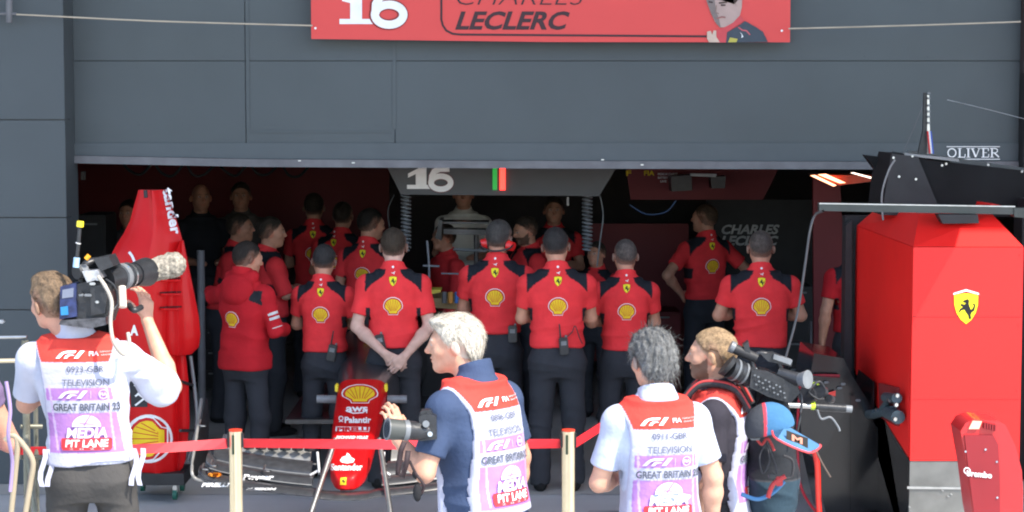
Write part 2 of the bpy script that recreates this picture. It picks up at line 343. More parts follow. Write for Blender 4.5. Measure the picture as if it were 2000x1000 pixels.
def person(label, px, Y, h=1.78, yaw=0, res=.0085, w=1.0, lean=0.0, slean=0.0, head=(0, 0, 0), armL='hang', armR='hang', skinc=SKINC, hair=('short', (.03, .022, .016)),
           top='polo', legs=(.034, .036, .043), stance=.11, group=None, emblem=True, beard=None, hem=.985, shirtcol=CRIM, sleeve=.62, facing=None, feet=(0, 0), strands=0, z0=0, belly=1.0, hands=True, knee=0, hoff=(0, 0, 0)):
    X = (px-1000)/F_PX*Y; root = thing('person', label, 'person', (X, Y, z0), R(yaw), group); root.scale = (h/1.78,)*3
    U = lambda p: Vector(p)+Vector((slean, lean, 0))*max(p[2]-.98, 0)
    prof = [(z, cx+slean*max(z-.98, 0), cy+lean*max(z-.98, 0), a*w, b*(belly if z < 1.3 else 1)) for z, cx, cy, a, b in TORSO]
    arms = []
    for sd, A in ((-1, armL), (1, armR)):
        if isinstance(A, str): e, q, d, n, cu = ARMS[A]; e, q, d, n = [Vector((v[0]*sd, v[1], v[2])) for v in (e, q, d, n)]; e = U(e) if e.z > .98 else e; q = U(q) if q.z > 1.0 else q
        else: e, q, d, n, cu = A; e, q, d, n = map(Vector, (e, q, d, n))
        s_ = U((sd*.186*w, -.005, 1.400)); arms.append((sd, s_, e, q, d, n, cu))
    N = Vector((0, -.01, 1.56)); NU = U(N)+Vector(hoff); Hm = (Matrix.Rotation(R(head[0]), 3, 'Z') @ Matrix.Rotation(R(-head[1]), 3, 'X') @ Matrix.Rotation(R(head[2]), 3, 'Y'))
    hp = lambda p: NU+Hm @ (Vector(p)-N)
    hips = [(sd, Vector((sd*.088*w, -.005, .88)), Vector((sd*(stance+.0), .02+knee+feet[(sd+1)//2]*.5, .49)), Vector((sd*(stance+.005), -.02+feet[(sd+1)//2], .09))) for sd in (-1, 1)]
    allp = [s_ for a in arms for s_ in a[1:4]]+[a[3]+a[4].normalized()*.2 for a in arms]+[hp((0, .16, 1.8)), hp((0, -.16, 1.8)), hp((.12, 0, 1.7)), hp((-.12, 0, 1.7))]
    xs = [abs(p.x) for p in allp]+[.24*w]; ylo = min(p.y for p in allp)-.08; yhi = max(p.y for p in allp)+.08
    mx = max(xs)+.09; lo = (-mx, min(ylo, -.22), .0); hi = (mx, max(yhi, .24), max(p.z for p in allp)+.08)
    # ---- body: head, neck, arms, hands, torso and legs in one surface
    F = Field(lo, hi, res); hx = lambda c, r, k=.02, mode='u', M=None: F.ell(hp(c), r, k, (Hm @ M if M else Hm), mode)
    F.stack([(z, cx, cy, max(a-.014, .03), max(b-.014, .03)) for z, cx, cy, a, b in prof], .03)
    for sd, hj, kn, an in hips: F.cone(hj, kn, .07, .05, .03); F.cone(kn, an, .048, .035, .02)
    F.cone(U((0, -.032, 1.46)), hp((0, -.018, 1.61)), .064, .057, .035)
    hx((0, -.012, 1.685), (.077, .099, .096), .02); hx((0, .028, 1.648), (.064, .074, .098), .03)
    for sd in (-1, 1):
        F.cone(hp((sd*.046, .0, 1.612)), hp((sd*.012, .068, 1.58)), .02, .021, .03)
        if res < .012:
            hx((sd*.04, .062, 1.642), (.026, .026, .022), .02); hx((sd*.031, .104, 1.674), (.017, .016, .011), .012, 'd'); hx((sd*.031, .084, 1.673), (.013, .013, .011), .004)
            hx((sd*.088, -.010, 1.655), (.012, .021, .033), .008, M=Matrix.Rotation(R(-12), 3, 'X') @ Matrix.Rotation(R(18*sd), 3, 'Z')); hx((sd*.1, -.002, 1.658), (.006, .009, .016), .004, 'd')
            hx((sd*.012, .108, 1.642), (.009, .010, .008), .008)
        else: hx((sd*.081, -.008, 1.655), (.014, .02, .03), .008)
    hx((0, .077, 1.574), (.024, .021, .02), .02); F.cone(hp((-.032, .084, 1.69)), hp((.032, .084, 1.69)), .015, .015, .018)
    F.cone(hp((0, .098, 1.68)), hp((0, .119, 1.646)), .009, .0125, .014)
    if res < .012: hx((0, .099, 1.615), (.022, .012, .0065), .008); hx((0, .097, 1.602), (.019, .011, .0065), .007); hx((0, .112, 1.6085), (.03, .012, .0022), .004, 'd')
    for sd, s_, e, q, d, n, cu in arms:
        F.cone(s_, e, .052, .041, .02); m_ = e.lerp(q, .3); F.cone(e, m_, .040, .043, .02); F.cone(m_, q, .043, .0265, .02, flat=None)
        if hands: hand(F, q, d, n, sd, cu)
        else: F.cone(q, q+d.normalized()*.1, .026, .022, .02)
    V, Q = F.mesh(); V = relax(V, Q, 1)
    iH = np.array(Hm.transposed()); HL = (V-np.array(NU))@iH.T+np.array(N)      # head-local coordinates
    col = cmap(len(V), skinc); near = np.abs(V[:, 2]) > 1.35
    def pt(mask, c, a=1.0): col[mask] = col[mask]*(1-a)+np.array(c)*a
    dd = lambda c, r: (((HL-np.array(c))/np.array(r))**2).sum(1) < 1
    red = np.array(skinc)*np.array((1.15, .75, .7))
    pt(dd((.083, 0, 1.655), (.02, .03, .04)) | dd((-.083, 0, 1.655), (.02, .03, .04)), red, .5); pt(dd((0, .115, 1.645), (.02, .02, .015)), red, .4)
    for sd in (-1, 1):
        pt(dd((sd*.031, .098, 1.674), (.015, .012, .007)), (.45, .42, .4)); pt(dd((sd*.031, .1, 1.674), (.006, .014, .007)), (.03, .02, .015)); pt(dd((sd*.034, .1, 1.695), (.022, .022, .005)), np.array(hair[1])*.9, .7)
    pt(dd((0, .108, 1.609), (.024, .016, .011)), red*.85, .6)
    hz = np.interp(HL[:, 1], [-.1, -.03, .0, .035, .07, .1], [1.60, 1.612, 1.655, 1.69, 1.735, 1.77]); hm = near & (HL[:, 2] > hz)
    if hair[0] != 'bald': pt(hm, hair[1], .7)
    if beard is not None: pt(near & (HL[:, 1] > .012) & (HL[:, 2] < np.interp(HL[:, 1], [.01, .05, .08, .1], [1.66, 1.63, 1.625, 1.632])) & (HL[:, 2] > 1.55) & ~dd((0, .108, 1.609), (.022, .02, .008)), beard, .85)
    body = link('body', mesh_np('body', V, Q, col), skin, root)
    # ---- hair
    if hair[0] != 'bald':
        kind, hc = hair[:2]; o = {'short': .009, 'buzz': .004, 'white': .011, 'curly': .021, 'quiff': .015}[kind]; hr = min(res, .006) if res < .012 else .01
        c0 = hp((0, 0, 1.68)); G = Field(np.array(c0)-.2, np.array(c0)+.2, hr)
        G.ell(hp((0, -.014, 1.688)), (.079+o, .101+o, .097+o), .0, Hm)
        if kind in ('white', 'curly'): G.ell(hp((0, -.062, 1.635)), (.055+o, .034+o, .060), .03, Hm)
        if kind == 'quiff': G.ell(hp((0, .035, 1.772)), (.055, .06, .025), .03, Hm)
        if kind == 'white': G.ell(hp((-.012, .05, 1.765)), (.055, .05, .024), .03, Hm)
        nv = np.array(NU); M3 = iH; n3 = np.array(N)
        lowz = {'short': 1.592, 'buzz': 1.600, 'white': 1.582, 'curly': 1.565, 'quiff': 1.600}[kind]
        def hcut(X, Y_, Z):
            x, y, z = X-nv[0], Y_-nv[1], Z-nv[2]; ly = M3[1][0]*x+M3[1][1]*y+M3[1][2]*z+n3[1]; lz = M3[2][0]*x+M3[2][1]*y+M3[2][2]*z+n3[2]-4.2*(M3[0][0]*x+M3[0][1]*y+M3[0][2]*z+n3[0])**2*(ly < 0)
            return (np.interp(ly, [-.1, -.062, -.036, .03, .07, .1], [lowz, lowz+.012, 1.662, 1.69, 1.733, 1.765])-lz)*.8
        G.cut(hcut)
        for sd in (-1, 1): G.ell(hp((sd*.097, -.008, 1.652)), (.030, .030, .042), .006, Hm, 'd')
        HV, HQ = G.mesh(); HN = vnormals(HV, HQ); am = {'short': .003, 'buzz': .0015, 'white': .0022, 'curly': .011, 'quiff': .005}[kind]
        HLc = (HV-nv)@iH.T; HV = HV+HN*(am*wav(HLc, 3, (95, 70, 24) if kind != 'curly' else (95, 95, 70), 6, 2.2))[:, None]
        hcol = cmap(len(HV), hc)*(1+(.12 if kind == 'white' else .3)*wav(HLc, 5, (160, 60, 50), 4))[:, None]
        if kind in ('short', 'buzz', 'quiff'):
            hl = (HV-nv)@iH.T+n3; lowl = np.interp(hl[:, 1], [-.1, -.062, -.036, .03, .07, .1], [lowz, lowz+.012, 1.662, 1.69, 1.733, 1.765]); fd = np.clip(1-(hl[:, 2]-4.2*hl[:, 0]**2*(hl[:, 1] < 0)-lowl)/.045, 0, 1)[:, None]*(.75 if kind == 'buzz' else .45)*(hl[:, 1:2] < .04)
            hcol = hcol*(1-fd)+np.array(skinc)*.75*fd; tp_ = np.clip(1-(hl[:, 2]-lowl)/.02, 0, 1); HV = HV-HN*((o-.0015)*tp_)[:, None]
        hob = link('hair', mesh_np('hair', HV, HQ, np.clip(hcol, 0, 1)), hairm, root)
        if strands:
            rg = np.random.RandomState(11+abs(int(px)) % 50); ids = rg.randint(0, len(HV), strands); SV = []; SF = []; SCo = []
            iv = Hm
            for i in ids:
                p = Vector(HV[i]); n = Vector(HN[i]); lp = Hm.transposed() @ (p-NU)+N
                comb = Hm @ Vector((lp.x*3+rg.normal()*.15, -.75 if lp.z > 1.72 else -.3, -.5 if lp.z > 1.72 else -1)); cu_ = rg.normal(size=3)*(.9 if kind == 'curly' else .12)
                t = (comb-n*comb.dot(n)).normalized()+Vector(cu_)*.4; L = rg.uniform(.5, 1.1)*{'white': .045, 'curly': .04, 'short': .014, 'quiff': .022, 'buzz': .009}[kind]
                sidev = t.cross(n).normalized()*(.0016 if kind == 'white' else .0011); lift = n*rg.uniform(.0, .12 if kind == 'white' else .28); c = np.array(hc)*(rg.uniform(.8, 1.15) if kind == 'white' else rg.uniform(.55, 1.5)); b0 = len(SV)
                for j in range(4):
                    f = j/3; wv = Vector(rg.normal(size=3))*(.002 if kind == 'curly' else .0006)*j
                    q = p+(t*f+lift*math.sin(f*2.6)*.6)*L-n*.002+wv+n*.0; sw = sidev*(1-f*.8); SV += [tuple(q+sw), tuple(q-sw)]; SCo += [c, c]
                    if j: SF.append((b0+2*j-2, b0+2*j-1, b0+2*j+1, b0+2*j))
            link('stray_hair', mesh_np('stray_hair', np.array(SV), SF, np.clip(np.array(SCo), 0, 1), smooth=False), hairm, hob)
    # ---- trousers
    F = Field((-mx, -.3, .02), (mx, .32, 1.12), res*1.15)
    F.stack([(z, cx, cy, a*1.0+.006, b+.008) for z, cx, cy, a, b in prof if z < 1.1], .02)
    for sd, hj, kn, an in hips:
        F.ell((sd*.075*w, -.05, .90), (.085, .085, .10), .04); F.cone(hj, kn, .094*w, .074, .035); F.cone(kn, an-Vector((0, 0, .03)), .073, .066, .03, flat=None)
    F.cut(lambda X, Y_, Z: (.05-Z)+0*X+0*Y_); F.cut(lambda X, Y_, Z: (Z-1.045)+0*X+0*Y_)
    TV, TQ = F.mesh(); TN = vnormals(TV, TQ)
    wgt = .35+.9*np.exp(-((TV[:, 2]-.5)/.1)**2)+1.1*np.exp(-((TV[:, 2]-.13)/.09)**2)+.7*np.exp(-((TV[:, 2]-.86)/.05)**2)
    TV = TV+TN*((1-np.abs(wav(TV, 21+int(px), (9, 9, 26), 4)))*.011*wgt*np.clip((1.0-TV[:, 2])*12, 0, 1)-.004)[:, None]
    tr = link('trousers', mesh_np('trousers', TV, TQ, cmap(len(TV), legs)), cloth, root)
    for sd, hj, kn, an in hips:
        F = Field((an.x-.09, an.y-.12, -.01), (an.x+.09, an.y+.26, .16), .008); F.ell((an.x, an.y+.07, .04), (.046, .135, .042), .02); F.ell((an.x, an.y-.01, .06), (.042, .06, .055), .03); F.cut(lambda X, Y_, Z: -Z+0*X+0*Y_)
        SVx, SQ = F.mesh(); link('shoe', mesh_np('shoe', SVx, SQ, cmap(len(SVx), (.015, .015, .016))*(1+(SVx[:, 2:3] < .018)*1.5)), cloth, root)
    # ---- shirt or jacket
    jk = top == 'jacket'; F = Field(lo, hi, res); off = .012 if not jk else .024
    pr = [(z, cx, cy, a+off, b+off+(.008 if z < 1.15 else 0)) for z, cx, cy, a, b in prof if z < 1.5]; pr.append((1.50, *[v for v in pr[-1][1:]])); F.stack(pr, .02)
    if jk: F.stack([(z, cx, cy, a+.03, b+.03) for z, cx, cy, a, b in prof if z < 1.0], .03)
    for sd, s_, e, q, d, n, cu in arms:
        F.cone(U((sd*.05, -.022, 1.485)), U((sd*.160*w, -.01, 1.418)), .042, .050, .04); F.cone(s_, s_, .066, .066, .04)
        if sleeve > 1: F.cone(s_, e, .066+off*.3, .056, .03); F.cone(e, q, .058, .045, .025)
        else:
            m_ = s_.lerp(e, sleeve); F.cone(s_, m_, .064, .062, .035)
            v = (e-s_).normalized(); mm = np.array(m_); vv = np.array(v)
            sl, X_, Y_, Z_ = F.sub(mm-.09, mm+.09, 0); dz = (X_-mm[0])*vv[0]+(Y_-mm[1])*vv[1]+(Z_-mm[2])*vv[2]; rr = np.sqrt((X_-mm[0])**2+(Y_-mm[1])**2+(Z_-mm[2])**2)
            A = F.F[sl]; F.F[sl] = np.where((rr < .088) & (dz > -.02), np.maximum(A, dz), A)
    cz = 1.552 if not jk else 1.60; F.cone(U((0, -.03, 1.47)), U((0, -.028, cz)), .084, .074 if not jk else .078, .03)
    hemz = hem; nu = np.array(NU)
    tilt = .16 if not jk else .10
    F.cut(lambda X, Y_, Z: (Z-(cz-.004)+tilt*(Y_-nu[1])*2.2)*.9+0*X)
    F.cut(lambda X, Y_, Z: np.where((np.abs(X) < .225*w), (hemz-Z)+.035*np.cos(X*9)*0+0.25*np.abs(X)**2*-1*0, -1.0)+0*Y_ if sleeve <= 1 else np.where((np.abs(X) < .235*w), (hemz-Z), -1.0)+0*Y_)
    SV_, SQ_ = F.mesh(); SN = vnormals(SV_, SQ_)
    wg = .35+1.0*np.exp(-((SV_[:, 2]-1.07)/.10)**2)+.6*np.exp(-((np.abs(SV_[:, 0])-.16)/.05)**2)*(SV_[:, 2] < 1.42)
    am = (.013 if not jk else .017)*(1 if z0 == 0 else 1)
    SV_ = SV_+SN*((.62-np.abs(wav(SV_, 40+int(px), (7, 6, 19), 4, 1.6)))*am*wg*np.clip((1.5-SV_[:, 2])*10, 0, 1))[:, None]
    lx, lz = np.abs(SV_[:, 0]-slean*np.maximum(SV_[:, 2]-.98, 0))/w, SV_[:, 2]
    sc = cmap(len(SV_), shirtcol)
    if top == 'polo':
        dk = (lz > np.interp(lx, [.044, .055, .08, .12, .155, .18, .20], [1.54, 1.485, 1.458, 1.432, 1.405, 1.372, 1.34])) & (lx > .046) & (lx < .192) & (lz < 1.515)
        sc[dk] = (.014, .016, .022); ds = (lz < 1.25) & (lx > .158) & (lx < .187) & (lz > 1.16); sc[ds] = (.02, .018, .022)
    if jk:
        dk = (lx > .13) & (lz > 1.375-(lx-.13)*.5) & (SV_[:, 0] > 0) & (lx < .215) & (lz < 1.44); sc[dk] = (.02, .022, .027)
    sh = link('jacket' if jk else 'shirt', mesh_np('shirt', SV_, SQ_, sc), cloth, root)
    bvh = BVHTree.FromPolygons([tuple(v) for v in SV_], [tuple(int(i) for i in q) for q in SQ_])
    def onback(bv, cx_=0, dep=-1.0):
        def f(u, v, l):
            hit = bv.ray_cast(Vector((u+cx_, dep, v)), Vector((0, 1, 0)))
            return Vector((u+cx_, -.12, v)) if hit[0] is None else hit[0]+Vector((0, -l*1.2, 0))
        return f
    if emblem:
        cx_ = slean*.25; mp = onback(bvh, cx_); big = res < .012
        decal('shell_emblem', xf(SHELL, .132, 0, 1.265+(-.0)), mp, parent=sh, maxlen=.02, step=.0016)
        if not jk: decal('shield_emblem', xf(shield(False), .066, 0, 1.437), mp, parent=sh, maxlen=.02, step=.0016)
        if not jk and big:
            decal('cat_emblem', [S([(x*.03, y*.024+1.493) for x, y in CAT], WHITE, 1)], mp, parent=sh, step=.0016)
            decal('collar_button', [S(circ(.008, 0, 1.532, 12), WHITE, 1)], mp, parent=sh, step=.0016)
    return dict(root=root, U=U, hp=hp, arms=arms, shirt=sh, body=body, trousers=tr, onback=onback, prof=prof, w=w, mx=mx, lo=lo, hi=hi, Hm=Hm, res=res, bvh=bvh)

VRED = (.66, .06, .045); VWH = (.46, .47, .58); VLIL = (.38, .19, .47)
def vest(P, number, dz=0.0, hem=.93, xw=.176, bottom=1.0, label=None):
    """sleeveless photographers' tabard with red yoke, white and lilac panels"""
    F = Field(P['lo'], P['hi'], P['res']); w_ = P['w']
    pr = [(z, cx, cy, a+.034, b+.030) for z, cx, cy, a, b in P['prof'] if z < 1.5]; pr.append((1.503, *pr[-1][1:])); F.stack(pr, .02)
    for sd in (-1, 1): F.cone(P['U']((sd*.05, -.022, 1.485)), P['U']((sd*.160*w_, -.01, 1.42)), .052, .060, .04)
    F.F = np.where(F.F < 8, np.maximum(F.F, -(F.F+.017)), F.F); sx = (P['prof'][7][1])/(1.45-.98)
    F.cut(lambda X, Y_, Z: (np.abs(X-np.float32(sx)*np.maximum(Z-.98, 0))-(np.interp(Z.ravel(), [.9, 1.05, 1.3, 1.40, 1.47, 1.5], [xw+.005, xw-.010, xw-.028, xw-.022, xw, xw+.01]).reshape(Z.shape)))+0*Y_); F.cut(lambda X, Y_, Z: hem-Z+.012*np.sin(X*16)+0*Y_)
    nu = P['U']((0, -.02, 1.5)); F.cut(lambda X, Y_, Z: np.float32(.094)-np.sqrt((X-nu[0])**2+(Y_-nu[1]-.01)**2)-np.clip(1.485-Z, 0, 9)*3)
    V, Q = F.mesh(); N_ = vnormals(V, Q); wg = .6+.8*(V[:, 2] < 1.3)
    V = V+N_*((.5-np.abs(wav(V, 77+len(V) % 50, (10, 3, 6), 4, 1.8)))*.010*wg)[:, None]; V = relax(V, Q, 2); z = V[:, 2]-dz; x = V[:, 0]-np.interp(V[:, 2], [.98, 2], [0, P['prof'][-1][1]*1.85])
    c = cmap(len(V), VWH); ax = np.abs(x)
    edge = np.interp(V[:, 2], [.9, 1.05, 1.3, 1.40, 1.47, 1.5], [xw+.005, xw-.010, xw-.028, xw-.022, xw, xw+.01]); inn = ax < edge-.012; c[(z > 1.398-.0*ax)] = VRED; c[(ax > edge-.012)] = VWH
    back = V[:, 1] < P['U']((0, 0, 1.3)).y-.0
    lil = ((z < 1.287) & (z > 1.232)) | ((z < 1.178) & (z > bottom)); c[lil & inn] = VLIL
    c[(np.abs(ax-.122) < .0045) & (z < 1.30) & (z > bottom+.01)] = (.50, .38, .60)
    o = link('media_vest', mesh_np('media_vest', V, Q, c), cloth, P['root'], label)
    bv = BVHTree.FromPolygons([tuple(v) for v in V], [tuple(int(i) for i in q) for q in Q]); mp = P['onback'](bv)
    GR = (.10, .11, .14); GL = (.13, .14, .18); LW = (.70, .68, .78)
    sh = xf(f1logo(.125, (.85, .82, .84), 1), 1, -.065, 1.432+dz)+[text('FIA', .04, .018, .035, 1.435+dz, (.85, .80, .82), 1, .02), text('FORMULA ONE MEDIA', .09, .006, .105, 1.441+dz, (.85, .6, .6)), text('GRAND PRIX', .07, .006, .10, 1.428+dz, (.85, .6, .6))]
    sh += [text(number, .158, .026, .0, 1.37+dz, GL, 1, .012), text('TELEVISION', .20, .028, .0, 1.312+dz, GL, 1, .01)]
    sh += xf(f1logo(.13, LW, 1), 1, -.055, 1.26+dz)+[stroke(circ(.019, .075, 1.26+dz, 20), .003, LW, 1, True), text('FIA', .03, .014, .075, 1.26+dz, LW, 2, .02), stroke([(.022, 1.275+dz), (.022, 1.243+dz)], .0015, LW, 1)]
    sh += [text('GREAT BRITAIN 23', .285, .030, 0, 1.204+dz, GR, 1, .03)]
    gy = 1.118+dz; sh += [S([(.062*math.cos(R(180*i/16)), gy+.052*math.sin(R(180*i/16))) for i in range(17)], LW, 1), stroke([(-.01, gy+.006), (.005, gy+.03), (.018, gy+.05)], .006, VLIL, 2), stroke([(-.03, gy+.016), (.035, gy+.012)], .004, VLIL, 2)]
    sh += [text('MEDIA', .175, .042, .0, 1.092+dz, LW, 3, .035, .18), S([(-.11, 1.028+dz), (-.105, 1.016+dz), (.10, 1.016+dz), (.108, 1.022+dz), (.108, 1.062+dz), (.10, 1.068+dz), (-.105, 1.068+dz), (-.11, 1.062+dz)], (.72, .05, .06), 1), text('PIT LANE', .185, .030, 0, 1.046+dz, WHITE, 2, .035, .1), text('2  0  2  3', .15, .007, 0, 1.022+dz, (.85, .5, .5), 2)]
    decal('yoke_print', sh[:6], lambda u, v, l: mp(u, v, l+.0025), printdull, o, step=.0015, maxlen=.010); decal('role_print', sh[7:8], lambda u, v, l: mp(u, v, l+.0025), printdull, o, step=.0015, maxlen=.010); decal('number_print', sh[6:7], lambda u, v, l: mp(u, v, l+.0025), printdull, o, step=.0015, maxlen=.010); decal('vest_print', sh[8:], lambda u, v, l: mp(u, v, l+.0025), printdull, o, step=.0015, maxlen=.010)
    return o
# ================================================================== THE PLACE
asphalt = mat('pit_lane_asphalt', (.44, .45, .455), .75, noise=.12, nscale=1.6, bump=.3, bscale=140)
concrete = mat('painted_garage_floor', (.48, .47, .44), .45, noise=.15, nscale=1.2, bump=.05)
facade_m = mat('slate_blue_cladding', (.060, .073, .079), .6, noise=.09, nscale=1.3, bump=.06, bscale=120)
facade_b = mat('slate_blue_cladding_pier', (.055, .067, .075), .6, noise=.06, nscale=1.5, bump=.06, bscale=120)
rail_m = mat('weathered_shutter_rail', (.12, .12, .13), .6, noise=.18, nscale=7)
wall_in = mat('dark_interior_lining', (.07, .06, .062), .8, noise=.3, nscale=1.2)
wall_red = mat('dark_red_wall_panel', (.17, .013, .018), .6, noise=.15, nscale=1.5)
white_line = mat('worn_white_paint', (.5, .5, .5), .7, noise=.2, nscale=10)
YF = 14.2; XL = -3.03; XR = 3.51
# ---- ground
def ground(name, x0, x1, y0, y1, z, m, kind='structure'):
    bm = bmesh.new(); bmesh.ops.create_grid(bm, x_segments=1, y_segments=1, size=.5, matrix=Matrix.Translation(((x0+x1)/2, (y0+y1)/2, z)) @ Matrix.Diagonal((x1-x0, y1-y0, 1, 1)))
    o = from_bm(name, bm, m); o['kind'] = kind; return o
ground('pit_lane', -150, 150, -150, 150, 0, asphalt); ground('garage_floor', -5.4, 5.4, 13.55, 22, .004, concrete)
ground('kerb_line', -40, 40, 10.1, 10.2, .004, white_line)
for i_, (xa, ya, xb, yb) in enumerate(((-2.6, 10.6, -1.2, 12.9), (-.4, 10.4, .5, 13.0), (.9, 11.2, 1.7, 12.8))):
    ty = tag(prism('tyre_mark', [Vector((xa, ya, .004)), Vector((xa+.22, ya, .004)), Vector((xb+.22, yb, .004)), Vector((xb, yb, .004))], .002, mat('rubbered_asphalt', (.27, .28, .29), .7, noise=.35, nscale=6), axis=Vector((0, 0, 1)), bevel=0), '', ''); del ty['label'], ty['category']; ty['kind'] = 'structure'
# ---- garage building
bld = thing('garage_building', 'slate blue pit garage building with a half raised shutter over a dark opening', 'building', (0, YF, 0))
def part(o, p=bld): o.parent = p; o.location = -p.location if not o.location.length else o.location; return o
def pbox(name, x0, x1, y0, y1, z0, z1, m, p=bld, bevel=.003, label=None):
    o = box(name, ((x0+x1)/2, (y0+y1)/2, (z0+z1)/2), (x1-x0, y1-y0, z1-z0), m, bevel=bevel, label=label); return part(o, p)
def fixings(x0_, x1_, z_, y_, n_):
    for i_ in range(n_): part(rod('fixing', (x0_+(x1_-x0_)*(i_+.5)/n_, y_, z_), (x0_+(x1_-x0_)*(i_+.5)/n_, y_-.003, z_), .007, facade_b, seg=8))
zs = [0]+[W(60, y, 13.9).z for y in (605, 425, 234)]+[3.32, 4.0]
for a, b in zip(zs[:-1], zs[1:]): pbox('pier_panel', -9, W(128, 300, 13.9).x, 13.9, 14.25, a+.003, b-.003, facade_b)
pbox('pier_core', -9, W(127, 300, 13.9).x-.01, 13.93, 14.26, 0, 6, rail_m)
px_ = W(128, 300, 13.9).x
pbox('door_jamb', px_-.02, XL, 14.06, 14.3, 0, 4, facade_b); pbox('door_jamb', XR, XR+.06, 14.06, 14.3, 0, 4, black_matt); pbox('pier_panel', XR+.06, 9, 13.95, 14.25, 0, 6, facade_b)
xs_ = [XL, W(479, 100, YF).x, W(771, 100, YF).x, XR]; zj = W(700, 119, YF).z; zr = 2.215
for a, b in zip(xs_[:-1], xs_[1:]):
    pbox('shutter_panel', a+.002, b-.002, YF, YF+.05, zr+.075, zj-.002, facade_m); pbox('shutter_panel', a+.002, b-.002, YF, YF+.05, zj+.002, 6, facade_m)
pbox('shutter_backing', XL, XR, YF+.03, YF+.09, zr, 6, facade_b)
pbox('seam_strip', xs_[1]+.002, xs_[1]+.03, YF-.006, YF+.01, 2.43, 6, facade_m); pbox('seam_strip', xs_[2]-.02, xs_[2]+.01, YF-.006, YF+.01, 2.43, 3.5, facade_m); pbox('seam_strip', xs_[1]+.04, xs_[2]-.05, YF-.005, YF+.01, 2.405, 2.425, facade_m)
for a, b, n_ in zip(xs_[:-1], xs_[1:], (4, 4, 10)): fixings(a, b, zj+.03, YF, n_); fixings(a, b, 2.46, YF, n_)
q = [W(145, 304, YF-.03), W(145, 319, YF-.03), W(500, 326, YF-.03), W(1000, 329, YF-.03), W(1700, 331, YF-.03), W(1990, 331, YF-.03), W(1990, 315, YF-.03), W(1700, 316, YF-.03), W(1000, 314, YF-.03), W(500, 311, YF-.03)]
part(prism('shutter_rail', q, .09, rail_m)); q2 = [W(145, 302, YF-.012), q[0], q[9], q[8], q[7], q[6], W(1990, 280, YF-.012), W(145, 280, YF-.012)]
part(prism('shutter_hem', [Vector((p.x, YF-.012, p.z+.002)) for p in q2], .03, mat('slate_blue_cladding_hem', (.064, .078, .087), .6, noise=.05)))
for (x, y) in ((585, 314), (690, 318), (1177, 312), (1254, 322), (1795, 317)): part(box('rivet', W(x, y, YF-.033), (.02, .006, .008), silver, bevel=0))
pbox('lintel', -5.4, 5.4, YF+.1, YF+.4, 2.7, 6.2, wall_in)
pbox('canopy', -16, 16, 8.45, 14.2, 7.5, 7.75, mat('canopy_soffit', (.5, .5, .5), .7), bevel=.01)
pbox('upper_wall', -16, 16, 14.12, 15, 7.76, 11, facade_b); pbox('high_wall', -16, 16, 14.1, 14.2, 4.0, 7.49, facade_m)
pbox('room_wall', -5.5, -5.4, 14.3, 22, 0, 3.2, wall_in); pbox('room_wall', 5.4, 5.5, 14.3, 22, 0, 3.2, wall_in); pbox('room_ceiling', -5.4, 5.4, 14.3, 22, 3.2, 3.3, wall_in); pbox('room_back_wall', -5.4, 5.4, 21.9, 22, 0, 3.2, wall_in)
# ---- red and black partitions inside
def pan(name, label, cat, pts, Y, m, d=.05, group=None):
    P = [W(x, y, Y) for x, y in pts]; o = prism(name, P, d, m, bevel=.003); tag(o, label, cat, group); return o
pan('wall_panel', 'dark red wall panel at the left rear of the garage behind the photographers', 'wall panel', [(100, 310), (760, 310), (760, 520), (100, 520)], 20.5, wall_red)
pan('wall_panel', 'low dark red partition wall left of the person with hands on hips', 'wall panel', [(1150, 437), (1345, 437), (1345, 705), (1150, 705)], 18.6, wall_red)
fas = pan('fascia_board', 'red overhead fascia board high inside the garage, right of the grey number sign', 'board', [(1222, 320), (1525, 320), (1490, 390), (1232, 390)], 17.4, wall_red)
o_, u_, v_ = W(1222, 320, 17.39), Vector((.00435, 0, 0)), Vector((0, 0, .00435))
fas_map = planemap(o_, u_, v_, (0, -1, 0))
decal('fascia_lettering', [text('F', 10, 10, 6, -18, YEL, 1, .03), text('FIA', 20, 9, 46, -18, YEL, 1, .03), text('PREMIUM CHARGE', 38, 4, 82, -20, WHITE, 1, .02), text('BATTERY LIMITED', 38, 4, 82, -27, WHITE, 1, .02), text('LIVE', 12, 4, 74, -34, WHITE, 1, .02)], fas_map, parent=fas)
cb = pan('wall_panel', 'black wall panel lettered with a driver name, behind the right mechanic', 'wall panel', [(1380, 390), (1600, 390), (1600, 700), (1380, 700)], 18.9, black_matt)
decal('name_lettering', [text('CHARLES', 113, 17, 1466, -448, (.55, .55, .55), 1, .035, .28), text('LECLERC', 113, 17, 1464, -470, (.55, .55, .55), 1, .04, .28)], lambda u, v, l: W(u, -v, 18.9-l*2), printdull, cb)
pan('wall_panel', 'tall dark red wall panel at the right side of the garage below the red lamps', 'wall panel', [(1588, 345), (1640, 345), (1660, 700), (1590, 700)], 16.0, wall_red)
